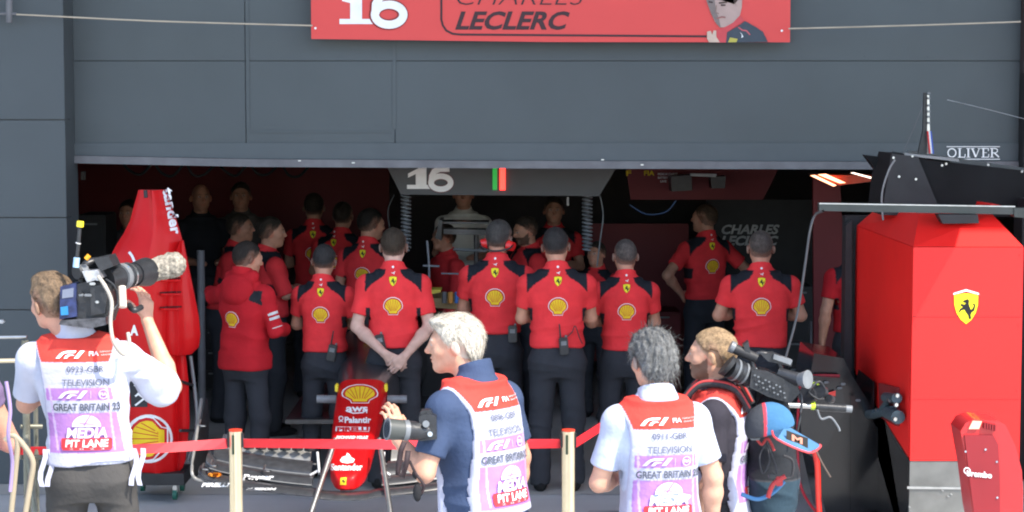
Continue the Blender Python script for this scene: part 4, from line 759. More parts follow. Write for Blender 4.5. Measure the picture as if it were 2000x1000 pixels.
# ================================================================== racing car on stands
XC = -.967; car = thing('racing_car', 'red open-wheel racing car on stands, its nose and front wing out of the garage', 'racing car', (XC, 13, 0))
def nring(Y, hw, zt, th, n=4.0, seg=36): return sring(XC, Y, zt-th/2, hw, th/2, n, seg)
nose = pl(loft('nose', [nring(11.80, .028, .425, .05), nring(11.815, .055, .45, .085), nring(11.86, .078, .475, .115), nring(11.95, .104, .505, .135), nring(12.1, .122, .553, .15), nring(12.4, .136, .645, .17), nring(12.75, .150, .74, .20), nring(13.15, .160, .835, .24)], paint_red), car)
bN = bvh_of(nose); pn = camproj(bN, 12.5)
for nm_, e in (('shell_emblem', [([(703+x*72, -770+y*40) for x, y in V_], f_, c_, l_) for V_, f_, c_, l_ in SHELL]), ('nose_lettering', [text('aws', 42, 13, 697, -797, WHITE, 1, .03)]), ('nose_mark', [stroke([(675, -802), (690, -807), (708, -806), (716, -801)], 2.2, WHITE, 1), stroke([(709, -800), (717, -800), (716, -807)], 1.8, WHITE, 2)]),
               ('nose_lettering', [text('Palantir', 52, 11, 699, -820, WHITE, 1, .035)]), ('nose_mark', [stroke(circ(4, 666, -817, 12), 1.8, WHITE, 1, True), stroke([(662, -824), (666, -822), (670, -824)], 1.6, WHITE, 2)]),
               ('nose_plate', [S([(656, -833), (722, -834), (721, -843), (655, -842)], WHITE, 1), text('PIRELLI', 62, 7, 689, -838, REDI, 2, .06)]), ('nose_lettering', [text('RICHARD MILLE', 62, 5, 688, -854, WHITE, 1, .04, .2)]),
               ('nose_lettering', [text('Santander', 62, 12, 677, -912, WHITE, 1, .035)]), ('flame_mark', [S([(664, -899), (668, -893), (676, -890), (678, -884), (683, -888), (686, -893), (693, -897), (690, -903), (678, -905), (667, -903)], WHITE, 1), stroke([(674, -901), (680, -896), (678, -890)], 1.5, REDI, 2)]),
               ('nose_badge', [S([(665, -933), (677, -932), (676, -947), (664, -947)], YEL, 1)]+xf([S(HORSE, BLK, 2)], 13, 670.5, -940)), ('number_mark', [text('16', 9, 4, 669, -956, (.25, .01, .01), 1, .06)])):
    pl(decal(nm_, e, pn, maxlen=8), car)
for x in (658, 754): pl(box('camera_pod', W(x, 757, 13.1), (.02, .08, .05), mat('yellow_pod', (.8, .65, .03), .5), bevel=.006), car)
loftT = [nring(13.152, .160, .83, .30, 3), nring(13.6, .20, .86, .34, 3), nring(14.4, .26, .90, .42, 3), nring(15.2, .34, .95, .5, 3), nring(16.2, .33, .9, .5, 3), nring(17.6, .12, .7, .3, 3)]
pl(loft('chassis_tub', loftT, carbon), car)
pl(loft('engine_airbox', [nring(15.6, .16, 1.05, .3, 2.5), nring(16.0, .18, 1.3, .5, 2.5), nring(16.6, .12, 1.15, .4, 2.5), nring(17.4, .05, .9, .2, 2.5)], carbon), car)
pl(tube('halo', [(XC-.32, 15.8, 1.0), (XC-.30, 15.4, 1.14), (XC-.2, 15.0, 1.18), (XC, 14.75, 1.18), (XC+.2, 15.0, 1.18), (XC+.30, 15.4, 1.14), (XC+.32, 15.8, 1.0)], .03, carbon), car); pl(rod('halo_pillar', (XC, 14.75, 1.17), (XC, 14.45, .85), .025, carbon), car)
pl(box('floor_board', (XC, 15.6, .42), (1.2, 3.2, .03), carbon), car)
for sd in (-1, 1):
    for z_, yy in (): pl(rod('wishbone', (XC+sd*.15, 13.3+yy, z_), (XC+sd*.62, 13.45, z_-.03), .012, carbon), car); pl(rod('wishbone', (XC+sd*.19, 13.8+yy, z_), (XC+sd*.62, 13.5, z_-.03), .012, carbon), car)
    hb = pl(rod('axle_fixture', (XC+sd*.165, 13.08, .715), (XC+sd*.29, 13.08, .715), .026, grey_plastic), car)
    pl(rod('support_stand', W(655 if sd < 0 else 741, 858, 12.0), W(604 if sd < 0 else 764, 1012, 11.55), .016, silver), car); pl(rod('support_stand', W(604 if sd < 0 else 764, 1010, 11.55), (W(604 if sd < 0 else 764, 1010, 11.55).x-.0, 11.5, 0.0), .016, silver), car)
wing_l = mat('bare_flap', (.25, .245, .235), .36, metal=.3, noise=.2, nscale=8)
def foil(Y, z, ch, th, tilt, X):
    P = []
    for u, v in ((0, 0), (.06, .5), (.25, .9), (.55, .8), (.85, .35), (1, .05), (.85, -.05), (.5, -.15), (.2, -.45), (.05, -.35)):
        y, zz = u*ch, v*th; P.append((X, Y+y*math.cos(tilt)-zz*math.sin(tilt), z+y*math.sin(tilt)+zz*math.cos(tilt)))
    return P
def LE(t): a = abs(t); return 11.70+.30*a**2, .345+.07*a**1.5+(.0 if a > .2 else -.012)
for k in range(4):
    for sd in (-1, 1):
        t0 = .0 if k == 0 else (.20+.02*k); rg_ = []
        for i in range(15):
            t = t0+(.955-.03*k-t0)*i/14; y, z = LE(t); e = max(0, (t-.86)/.1); lift = (.030+.002*k)*k; drop = (.5 if t > .5 else 1)
            curl = .10*e*e*(1 if k else .35)
            rg_.append(foil(y+.135*k, z+lift+curl, .165 if k == 0 else .15, .022, R(6+9*k), XC+sd*t*.93))
        if k == 0 and sd == 1: rg_ = rg_
        pl(loft('wing_main_plane' if k == 0 else 'wing_flap', rg_ if sd > 0 else [r_ for r_ in rg_], carbon if k < 2 else wing_l if k == 3 else carbon), car)
for k in range(1, 4):
    for sd in (-1, 1):
        pts = []
        for i in range(9):
            t = .22+(.93-.03*k-.22)*i/8; y, z = LE(t); e = max(0, (t-.86)/.1); pts.append((XC+sd*t*.93, y+.135*k-.004, z+(.030+.002*k)*k+.10*e*e*.35+.006))
        pl(tube('flap_highlight', pts, .0045, wing_l, sub=3), car)  # pale tube stands in for the highlight on each flap's leading edge
for sd in (-1, 1):
    xe = XC+sd*.915; prof_ = [(11.98, .40), (12.1, .395), (12.55, .42), (12.62, .60), (12.60, .79), (12.50, .80), (12.3, .66), (12.0, .50)]
    bm = bmesh.new(); A_ = [bm.verts.new((xe+sd*.02*(z-.4), y, z)) for y, z in prof_]; bm.faces.new(A_); bmesh.ops.solidify(bm, geom=bm.faces[:], thickness=.012)
    ep = pl(from_bm('wing_endplate', bm, carbon, bevel=.003), car)
    pl(tube('endplate_edge', [(xe+sd*.03, 12.50, .80), (xe+sd*.02, 12.2, .60), (xe+sd*.012, 11.98, .46), (xe-sd*.01, 11.96, .41), (xe-sd*.06, 11.95, .395)], .010, wing_l), car)
    pl(tube('wing_hook', [W(620 if sd < 0 else 750, 884, 12.1), W(622 if sd < 0 else 748, 905, 12.0), W(624 if sd < 0 else 747, 925, 11.9)], .008, MATS['white_plastic']), car); pl(tube('wing_hook', [W(606 if sd < 0 else 762, 928, 11.95), W(624 if sd < 0 else 747, 918, 11.95)], .008, MATS['white_plastic']), car)
for i in range(6): pl(box('vortex_fin', (XC-.62+.075*i, 12.22-.015*i, .55), (.05, .05, .02), black_matt, rot=Matrix.Rotation(.78, 3, 'Z')), car)
for x, y in ((398, 915), (414, 908), (518, 918), (392, 830)): pl(tube('wing_bracket', [W(x, y-10, 12.0), W(x-2, y, 11.95), W(x+10, y+2, 11.9)], .006, silver), car)
wings = [o for o in car.children if o.name.startswith('wing_main') or o.name.startswith('wing_flap')]; pw = camproj(bvh_of(*wings), 11.9)
pl(decal('wing_lettering', [text('Power', 62, 10, 504, -932, WHITE, 1, .05, .25)], pw, maxlen=8), car)
pl(decal('wing_mark', [S(circ(1, 0, 0, 16) and [(420+14*math.cos(q), -927+4.5*math.sin(q)) for q in [2*math.pi*i/16 for i in range(16)]], (.7, .25, .02), 1)], pw, maxlen=8), car)
pl(decal('wing_lettering', [text('PIRELLI', 56, 7, 421, -947, WHITE, 1, .05, .3)], pw, maxlen=8), car)
pl(decal('wing_lettering', [text('MISSION', 60, 4, 510, -955, WHITE, 1, .04, .3)], pw, maxlen=8), car)

# ================================================================== barriers
def stanchion(px, Y, lab, top=.965):
    p = W(px, 900, Y); t = thing('barrier_post', lab, 'barrier post', (p.x, Y, 0), 0, 'barrier posts holding the red tape')
    def q(o): o.parent = t; return o
    q(rod('post', (0, 0, .02), (0, 0, top), .033, gold, seg=32)); q(rod('post_cap', (0, 0, top), (0, 0, top+.008), .034, mat('red_cap', (.65, .05, .02), .4), seg=32))
    q(rod('base', (0, 0, 0), (0, 0, .03), .17, gold, r2=.15, seg=40)); q(box('tape_slot', (-.008, -.0325, top-.065), (.012, .008, .10), mat('dark_green_slot', (.02, .04, .02), .5), bevel=.002)); q(box('tape_cassette', (.034, 0, top-.045), (.014, .03, .075), black_plastic)); q(box('tape_cassette', (-.034, 0, top-.045), (.014, .03, .075), black_plastic)); return t
stanchion(460.5, 10.3, 'polished barrier post with red cap in front of the left half of the wing'); stanchion(1110, 10.3, 'polished barrier post with red cap between the white-haired and the grey-haired man'); stanchion(1275, 12.3, 'polished barrier post hidden behind the head of the grey-haired man')
def tape(lab, a, b, sag=.012, n=14):
    V = []; a, b = Vector(a), Vector(b)
    for i in range(n+1):
        t = i/n; p = a.lerp(b, t); z = p.z-sag*4*t*(1-t); y = p.y+.004*math.sin(t*9); tw = .010*math.sin(t*5+a.x); V += [(p.x, y-tw, z-.024), (p.x, y+tw, z+.024)]
    o = link('barrier_tape', mesh_np('barrier_tape', V, [(2*i, 2*i+2, 2*i+3, 2*i+1) for i in range(n)]), tape_red); o.data.polygons.foreach_set('use_smooth', [False]*n); md = o.modifiers.new('s', 'SOLIDIFY'); md.thickness = .002
    return tag(o, lab, 'barrier tape', 'red barrier tapes')
X1, X2, X3 = [W(x, 870, Y).x for x, Y in ((460.5, 10.3), (1110, 10.3), (1275, 12.3))]
tape('red barrier tape running from the metal rail behind the cameraman to the first barrier post', W(20, 882, 9.95), (X1-.04, 10.3, .902)); tape('red barrier tape stretched across the car nose between the two barrier posts', (X1+.04, 10.3, .902), (X2-.04, 10.3, .900), .004); tape('red barrier tape rising from the second barrier post towards the grey-haired man', (X2+.04, 10.3, .905), (X3, 12.26, .9), .01)
rs = thing('metal_rail_stand', 'dull metal rail stand with two horizontal bars behind the left cameraman', 'rail stand', (W(48, 900, 9.9).x, 9.9, 0)); rmm = mat('olive_grey_metal', (.20, .20, .16), .45, metal=.5, noise=.25, nscale=14)
pl(rod('upright', (W(52, 900, 9.9).x, 9.9, 0), W(49, 665, 9.9), .018, rmm), rs)
for y in (659, 705): pl(rod('rail', W(-200, y+2, 9.9), W(52, y-1, 9.9), .008 if y < 700 else .011, silver if y < 700 else gold), rs)
for y in (833, 893, 760): pl(rod('cross_bar', W(40, y, 9.9), W(82, y, 9.95), .012, rmm), rs)
pl(rod('brace', W(50, 850, 9.88), W(70, 1000, 9.8), .014, rmm), rs); pl(rod('upright', W(68, 700, 10), (W(70, 900, 10).x, 10, 0), .012, rmm), rs)
tag(box('lamp_fitting', W(3, 628, 13.6), (.04, .05, .025), MATS['white_plastic'], bevel=.008), 'small white fitting low on the pier at the left edge', 'fitting')

# ================================================================== people: mechanics
HD = (.022, .018, .014); GM = 'mechanics in red shirts watching the car'
def mech(label, px, s, **k):
    k.setdefault('group', GM); k.setdefault('strands', 1100); return person(label, px, 4000/s, **k)
def radio(P, x, z, lab, tilt=0, ant=True):
    """hand radio clipped to the belt"""
    r = P['root']; t = thing('hand_radio', lab, 'radio', (0, 0, 0)); bv = P['bvh']; h = bv.ray_cast(Vector((x, -1, z+.05)), Vector((0, 1, 0))); yy = (h[0].y if h[0] else -.14)-.025
    M = Matrix.Translation(r.location) @ Matrix.Rotation(r.rotation_euler.z, 4, 'Z') @ Matrix.Scale(r.scale.x, 4)
    p = M @ Vector((x, yy, z)); t.location = p; t.rotation_euler = (0, R(tilt), r.rotation_euler.z)
    for o in (box('radio_body', (0, 0, 0), (.06, .032, .115), black_plastic, bevel=.006), box('radio_screen', (0, -.017, .02), (.036, .004, .028), grey_plastic, bevel=.001), box('radio_knob', (.018, 0, .064), (.014, .014, .018), grey_plastic)): o.parent = t
    if ant: o = rod('antenna', (-.018, 0, .055), (-.02, 0, .15), .006, black_plastic, r2=.004); o.parent = t
    return t
m1 = mech('person in a red hooded jacket reaching one arm to the engine cover', 476, 287, h=1.665, yaw=-28, top='jacket', emblem=False, sleeve=2, hem=.86, w=.95, head=(-28, 12, 0), res=.0075, shirtcol=(.46, .014, .022), armL=((-.37, .12, 1.36), (-.53, .30, 1.37), (-.5, .9, .0), (0, 0, -1), .3), armR=((.25, .02, 1.16), (.16, .26, 1.12), (-.4, 1, .1), (-1, 0, -.3), .7), hair=('short', (.018, .013, .01)), group=GM)
# hood, emblem, sleeve stripes
F = Field((-.3, -.3, 1.2), (.3, .2, 1.65), .008); F.ell((-.0, -.10, 1.455), (.135, .075, .10), .03); F.cone((-.09, -.03, 1.53), (.09, -.03, 1.53), .05, .05, .04); F.ell((0, -.12, 1.40), (.10, .04, .07), .05); hv, hq = F.mesh(); hn = vnormals(hv, hq); hv = hv+hn*((.5-np.abs(wav(hv, 9, (12, 12, 18), 4)))*.014)[:, None]
link('hood', mesh_np('hood', hv, hq, cmap(len(hv), (.46, .014, .022))), cloth, m1['root'])
mp1 = m1['onback'](m1['bvh'], -.02); decal('shell_emblem', xf(SHELL, .125, 0, 1.225), mp1, parent=m1['shirt'], maxlen=.02, step=.0016); decal('collar_button', [S(circ(.014, 0, 0, 12), WHITE, 1)], lambda u, v, l: Vector((u, -.10-l, v+1.56)), parent=m1['shirt'])
sR, eR = m1['arms'][1][1], m1['arms'][1][2]
for f_, ht in ((.42, .012), (.56, .02), (.70, .02), (1.0, .006)):
    p = sR.lerp(eR, min(f_, .97)); bm = bmesh.new(); d_ = (eR-sR).normalized(); bmesh.ops.create_cone(bm, cap_ends=False, segments=24, radius1=.0665, radius2=.0665, depth=ht, matrix=Matrix.Translation(p) @ d_.to_track_quat('Z', 'Y').to_matrix().to_4x4()); bmesh.ops.delete(bm, geom=[v for v in bm.verts if (v.co-p).dot(Vector((.8, -.6, 0))) < .045], context='VERTS'); from_bm('sleeve_stripe', bm, MATS['white_plastic'], m1['shirt'])
m2 = mech('short person in a red polo with folded arms and a radio on the right hip', 633, 283, h=1.63, yaw=-8, armL='cross', armR='cross', w=.96, head=(6, 10, 3), res=.0075, slean=-.02, hair=('short', (.028, .026, .026)))
radio(m2, .085, .985, 'black radio with white tips on the belt of the short mechanic', 12)
m3 = mech('person in a red polo with hands clasped behind the back, behind the car nose', 768, 290, h=1.765, yaw=1, armL=((-.250, -.05, 1.12), (-.055, -.215, .955), (.66, -.12, -.45), (.1, 1, .1), .7), armR=((.245, -.05, 1.12), (.085, -.235, .945), (-.6, -.1, -.62), (-.1, 1, .1), .75), w=1.0, res=.0058, skinc=(.56, .35, .28), hair=('short', (.035, .024, .015)), sleeve=.70)
radio(m3, -.085, 1.02, 'dark pager on the belt of the mechanic with clasped hands', -12, ant=False)
m3b = mech('person in a red polo turned right, behind the one with clasped hands', 716, 247, h=1.765, yaw=-16, armL='hang', armR='cross', res=.009, head=(-40, 8, 0), slean=.03, hair=('short', (.012, .01, .008)))
m4 = mech('tall person in a red polo wearing red ear defenders', 968, 283, h=1.80, yaw=-4, armL='cross', armR='cross', res=.0075, slean=.02, head=(-12, 4, 4), hair=('short', (.05, .045, .042)), hem=1.02, w=1.02)
ed = thing('ear_defenders', 'red ear defenders worn around the neck and ears of the tall mechanic', 'ear defenders', (0, 0, 0)); Mx = Matrix.Translation(m4['root'].location) @ Matrix.Rotation(R(-4), 4, 'Z') @ Matrix.Scale(1.80/1.78, 4)
for sd in (-1, 1):
    a = Mx @ m4['hp']((sd*.075, -.02, 1.622)); b = Mx @ m4['hp']((sd*.118, -.03, 1.615)); rod('ear_cup', a, b, .038, mat('bright_red_plastic', (.75, .02, .02), .3, coat=.3), ed, r2=.030); rod('cup_cushion', a.lerp(b, -.25), a, .034, black_plastic, ed)
tube('headband', [Mx @ m4['hp'](p) for p in ((-.112, -.02, 1.64), (-.10, -.085, 1.60), (0, -.125, 1.575), (.10, -.085, 1.60), (.112, -.02, 1.64))], .007, black_plastic, ed)
radio(m4, .125, 1.02, 'black radio on the belt of the mechanic with ear defenders', 0, ant=False)
m5 = mech('person in a red polo with a radio and cable at the back of the belt', 1089, 292, h=1.775, yaw=2, armL='cross', armR='cross', res=.0075, w=1.06, slean=-.012, head=(-6, 6, -3), hair=('short', (.022, .020, .020)), hem=.99)
radio(m5, .035, 1.005, 'black radio with a pale screen at the back of the centre mechanic', -4)
tube('radio_cable', [Vector((.05, -.15, 1.06)), Vector((.09, -.16, 1.10)), Vector((.11, -.165, 1.14)), Vector((.14, -.155, 1.06)), Vector((.16, -.14, 1.02))], .0035, black_plastic, m5['root'])
m6 = mech('person in a red polo with cropped grey hair, arms folded, in the row of mechanics', 1220, 285, h=1.675, yaw=4, armL='cross', armR='cross', res=.0075, w=.99, slean=.012, hair=('buzz', (.085, .07, .062)), head=(3, 0, 0))
m7 = mech('broad person in a red polo standing alone before the lettered black wall', 1487, 288, h=1.745, yaw=-3, armL=((-.285, .03, 1.19), (-.09, .25, 1.2), (1, .2, 0), (0, -1, 0), .5), armR=((.285, .03, 1.19), (.09, .25, 1.2), (-1, .2, 0), (0, -1, 0), .5), res=.0075, w=1.10, hair=('buzz', (.075, .06, .052)), belly=1.1)
m8 = mech('person in a red polo with hands on hips facing left, deep in the garage', 1378, 234, h=1.755, yaw=24, armL='hips', armR='hips', res=.009, head=(35, 0, 0), hair=('buzz', (.06, .035, .02)))
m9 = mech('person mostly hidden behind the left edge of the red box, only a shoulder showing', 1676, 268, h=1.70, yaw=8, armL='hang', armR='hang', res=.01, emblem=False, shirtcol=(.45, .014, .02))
GB = 'people in the dark back of the garage'
def bgp(label, px, s, **k): return person(label, px, 4000/s, res=.011, group=GB, hands=False, **k)
bgp('bald person in a dark top at the far left in the dark garage', 392, 215, h=1.86, yaw=200, armL='front', armR='front', top='plain', shirtcol=(.02, .022, .028), hair=('bald', HD), emblem=False)
bgp('person in a grey-brown top beside the bald one in the dark garage', 470, 212, h=1.86, yaw=185, armL='front', armR='front', top='plain', shirtcol=(.10, .09, .085), emblem=False)
bgp('crouching person in a red polo reaching forward beside the engine cover', 432, 240, h=1.70, yaw=-95, armL='front', armR='front', lean=.28, emblem=False)
bgp('person in a red long-sleeved top with white sleeve stripes, in profile facing right', 527, 250, h=1.71, yaw=-70, armL='cross', armR='cross', emblem=False, sleeve=1, head=(-15, 5, 0))
bgp('person with a dark cap and red polo seen from behind, left of the leaning one', 613, 222, h=1.80, yaw=0, armL='cross', armR='cross')
bgp('person in a red polo leaning to the right with a yellow emblem on the back', 650, 226, h=1.74, yaw=-12, armL='cross', armR='hang', slean=.16)
bgp('person in a grey top with a lanyard at the far left edge of the opening', 250, 222, h=1.74, yaw=170, armL='front', armR='hang', top='plain', shirtcol=(.07, .075, .08), emblem=False)
bgp('person in a white shirt with a dark lanyard under the number sign', 905, 222, h=1.74, z0=.17, yaw=180, armL='front', armR='front', top='plain', shirtcol=(.62, .60, .55), emblem=False)
bgp('person in a red jacket bending over the car, arm stretched to the left', 888, 236, h=1.60, yaw=120, armL=((-.34, .18, 1.2), (-.5, .35, 1.0), (-.3, .8, -.4), (0, 0, -1), .4), armR='front', lean=.2, emblem=False, sleeve=1.1, top='plain')
bgp('bearded person with a white cap band and red top looking at the car', 1030, 240, h=1.68, yaw=115, armL='front', armR='front', emblem=False, beard=(.03, .02, .015), head=(5, 12, 0))
bgp('person in a red top facing out of the garage above the centre mechanic', 1082, 220, h=1.76, yaw=180, armL='cross', armR='cross', emblem=False)
bgp('person in a red top between the centre mechanic and the cropped-haired one', 1165, 238, h=1.46, yaw=150, armL='cross', armR='cross', emblem=False)
# work trolley and spare wing behind the clasped hands mechanic
tr_ = thing('work_trolley', 'low work trolley with a yellow tray between the clasped-hands mechanic and the tall one', 'trolley', (W(870, 600, 15.3).x, 15.3, 0)); 
pl(prism('tray', [W(836, 582, 15.1), W(906, 586, 15.1), W(906, 606, 15.1), W(838, 600, 15.1)], .5, mat('ochre_tray', (.30, .20, .08), .6, noise=.3)), tr_); pl(prism('yellow_strip', [W(838, 566, 15.08), W(862, 566, 15.08), W(860, 571, 15.08), W(842, 575, 15.08)], .2, mat('yellow_tape', (.6, .48, .05), .5)), tr_)
pl(box('trolley_body', (W(870, 700, 15.4).x, 15.4, .5), (.34, .5, .95), black_matt, bevel=.01), tr_); pl(tube('trolley_handle', [W(834, 470, 15.1), W(838, 520, 15.1), W(838, 580, 15.1)], .009, grey_plastic), tr_); pl(rod('trolley_rail', W(826, 519, 15.1), W(858, 520, 15.1), .008, grey_plastic), tr_); pl(rod('trolley_rail', W(862, 534, 15.1), W(905, 535, 15.1), .006, grey_plastic), tr_)
for i, (x, c_) in enumerate(((880, (.5, .2, .03)), (893, (.05, .15, .4)), (868, (.1, .1, .1)))): pl(rod('bottle', W(x, 592, 15.05), W(x, 570, 15.05), .018, mat('bottle_%s' % 'abc'[i], c_, .4)), tr_)
rw = thing('rear_wing', 'dark rear wing with pale edges behind the head of the tall mechanic', 'rear wing', W(910, 450, 16.5)); 
pl(prism('wing_plane', [W(862, 433, 16.5), W(955, 434, 16.5), W(955, 437, 16.5), W(862, 437, 16.5)], .3, carbon), rw); pl(prism('wing_plane', [W(866, 447, 16.4), W(955, 449, 16.4), W(955, 460, 16.4), W(866, 457, 16.4)], .2, carbon), rw); pl(prism('wing_end', [W(858, 430, 16.4), W(864, 430, 16.4), W(862, 470, 16.4), W(850, 465, 16.4)], .4, carbon), rw)
pl(rod('pylon', W(930, 450, 16.6), W(930, 530, 16.6), .02, carbon), rw); pl(rod('pylon', W(930, 530, 16.6), (W(930, 530, 16.6).x, 16.6, 0), .02, carbon), rw); pl(rod('wing_pole', W(885, 487, 16.3), W(950, 490, 16.3), .012, grey_plastic), rw)
# ================================================================== people: press photographers in the foreground
GP = 'press people wearing media vests'
def worldpt(P, p): r = P['root']; return (Matrix.Translation(r.location) @ Matrix.Rotation(r.rotation_euler.z, 4, 'Z') @ Matrix.Scale(r.scale.x, 4)) @ Vector(p)
# ---- cameraman at the left, television camera on his right shoulder
c1 = person('person in a white shirt and media vest shouldering a television camera', 170, 4000/430, h=1.86, yaw=4, res=.0055, w=1.08, slean=-.11, hoff=(-.075, 0, -.015), lean=.0, head=(42, 2, -6), top='plain', emblem=False, shirtcol=(.56, .58, .68), sleeve=.80, legs=(.070, .067, .064),
            hair=('quiff', (.17, .115, .07)), strands=1500, skinc=(.62, .33, .23), armL=((-.295, .10, 1.19), (-.13, .34, 1.30), (.6, .8, .3), (1, 0, -.2), .6), armR=((.335, .20, 1.245), (.215, .33, 1.53), (-.06, .12, .9), (-.6, .5, .1), .75), stance=.14, group=GP, hem=.955, belly=1.05)
vest(c1, '0923-GBR', dz=.005, hem=.955, xw=.178)
F = Field((.12, -.1, 1.05), (.5, .42, 1.5), .006); F.cone((.17, 0.0, 1.39), (.30, .16, 1.26), .062, .066, .05); F.cone((.26, .10, 1.26), (.29, .15, 1.22), .056, .054, .05); cv, cq = F.mesh(); cv = cv+vnormals(cv, cq)*((.5-np.abs(wav(cv, 4, (14, 14, 22), 4)))*.02)[:, None]
link('loose_sleeve', mesh_np('loose_sleeve', cv, cq, cmap(len(cv), (.56, .58, .68))), cloth, c1['root'])
for sd, xx in ((1, .185), (-1, -.175)):
    for k in range(2): link('vest_strap', mesh_np('vest_strap', [tuple(v) for i in range(6) for v in (((xx+.012*math.sin(i+k)+.03*k*sd, -.10-.004*i, 1.02-.032*i)), (xx+.022+.012*math.sin(i+k)+.03*k*sd, -.10-.004*i, 1.018-.032*i))], [(2*i, 2*i+1, 2*i+3, 2*i+2) for i in range(5)], cmap(12, VWH)), cloth, c1['root'])
tvc = thing('television_camera', 'large black shoulder television camera with furry microphone held by the left cameraman', 'camera', W(180, 590, 9.2))
def P_(o): return pl(o, tvc)
YT = 9.12
P_(prism('battery', [W(118, 560, YT), W(148, 553, YT), W(150, 618, YT), W(116, 624, YT)], .12, mat('navy_battery', (.02, .03, .10), .35, noise=.5, nscale=40), bevel=.006)); P_(prism('battery_screen', [W(122, 566, YT-.004), W(144, 562, YT-.004), W(143, 580, YT-.004), W(121, 583, YT-.004)], .01, mat('pale_screen', (.16, .18, .24), .2), bevel=.001)); P_(prism('blue_connector', [W(118, 600, YT-.01), W(132, 598, YT-.01), W(133, 615, YT-.01), W(119, 616, YT-.01)], .03, mat('cyan_plastic', (.02, .20, .45), .3), bevel=.005))
P_(prism('camera_body', [W(147, 555, YT+.02), W(180, 548, YT+.02), W(212, 560, YT+.02), W(216, 600, YT+.02), W(205, 632, YT+.02), W(150, 632, YT+.02)], .26, black_plastic, bevel=.012)); P_(prism('side_module', [W(176, 560, YT-.01), W(200, 556, YT-.01), W(209, 580, YT-.01), W(205, 612, YT-.01), W(178, 616, YT-.01)], .05, black_plastic, bevel=.012))
P_(prism('shoulder_plate', [W(118, 626, YT-.02), W(206, 620, YT-.02), W(208, 634, YT-.02), W(176, 642, YT-.02), W(115, 634, YT-.02)], .22, mat('worn_dark_metal', (.10, .10, .11), .35, metal=.6, noise=.5, nscale=40), bevel=.006))
P_(rod('lens_barrel', W(205, 548, YT+.12), W(262, 535, YT+.30), .058, black_plastic, r2=.05)); P_(rod('lens_ring', W(232, 542, YT+.20), W(240, 540, YT+.23), .062, grey_plastic)); P_(rod('lens_hood', W(262, 536, YT+.30), W(286, 531, YT+.40), .055, black_plastic, r2=.068)); P_(rod('lens_ring', W(248, 538, YT+.26), W(251, 537, YT+.27), .06, silver))
P_(tube('top_handle', [W(160, 555, YT+.08), W(163, 524, YT+.08), W(180, 512, YT+.1), W(215, 512, YT+.16), W(232, 524, YT+.2)], .020, black_plastic)); P_(prism('viewfinder', [W(182, 506, YT+.02), W(212, 500, YT+.02), W(222, 520, YT+.02), W(196, 530, YT+.02)], .16, black_plastic, bevel=.012)); P_(prism('silver_bracket', [W(160, 530, YT-.01), W(190, 527, YT-.01), W(200, 543, YT-.01), W(170, 552, YT-.01)], .1, mat('pale_alloy', (.5, .5, .52), .35, metal=.7, noise=.4, nscale=40), bevel=.008)); P_(rod('eyepiece', W(152, 532, YT+.02), W(168, 528, YT+.05), .034, grey_plastic, r2=.028)); P_(rod('eyepiece_rubber', W(149, 533, YT+.01), W(153, 532, YT+.02), .03, black_matt, r2=.034))
for i in range(12): P_(box('control_knob', W(152+random.random()*90, 545+random.random()*60-i*1.2, YT-.012+.2*(i > 6)), (.014+.02*random.random(), .02, .012), (silver, grey_plastic, black_plastic, MATS['white_plastic'])[i % 4], bevel=.003))
P_(tube('antenna', [W(149, 520, YT), W(152, 490, YT), W(156, 440, YT)], .009, black_plastic)); P_(rod('antenna_tip', W(156, 443, YT), W(157, 432, YT), .016, mat('yellow_tip', (.85, .7, .03), .4))); P_(rod('antenna_base', W(148, 522, YT), W(150, 503, YT), .014, mat('pale_blue_band', (.35, .55, .75), .4))); P_(rod('antenna_band', W(152.5, 476, YT), W(153, 474, YT), .012, MATS['white_plastic'])); P_(rod('orange_knob', W(168, 506, YT), W(174, 499, YT), .011, mat('orange_plastic', (.8, .35, .02), .4)))
F = Field((-.3, -.3, -.3), (.3, .3, .3), .006); F.cone((-.055, -.04, -.015), (.085, .05, .02), .048, .060, .02); fv, fq = F.mesh(); fn_ = vnormals(fv, fq); fv = fv+fn_*(.005*wav(fv, 6, (170, 170, 170), 6, 2))[:, None]
mic = P_(link('furry_microphone', mesh_np('furry_microphone', fv+np.array(W(299, 527, YT+.42)), fq, np.clip(cmap(len(fv), (.30, .27, .22))*(1+.5*wav(fv, 3, (120, 120, 120), 5))[:, None], 0, 1)), hairm))
P_(tube('camera_strap', [W(192, 540, YT-.02), W(206, 560, YT-.05), W(218, 590, YT-.04), W(216, 630, YT-.05), W(222, 668, YT-.06), W(240, 692, YT-.02), W(252, 676, YT+.0), W(250, 650, YT+.03)], .009, mat('beige_strap', (.42, .38, .32), .8))); P_(rod('grip_tube', W(238, 560, YT+.12), W(240, 600, YT+.08), .018, mat('cream_grip', (.62, .55, .47), .6))); P_(tube('camera_cable', [W(206, 545, YT), W(224, 560, YT+.02), W(230, 590, YT+.03), W(216, 612, YT)], .006, black_plastic)); P_(prism('blue_tab', [W(236, 518, YT+.2), W(252, 521, YT+.2), W(250, 526, YT+.2), W(236, 524, YT+.2)], .02, MATS['cyan_plastic']))
P_(tube('grip_band', [W(252, 596, YT+.2), W(262, 606, YT+.15), W(276, 600, YT+.2)], .014, black_plastic))
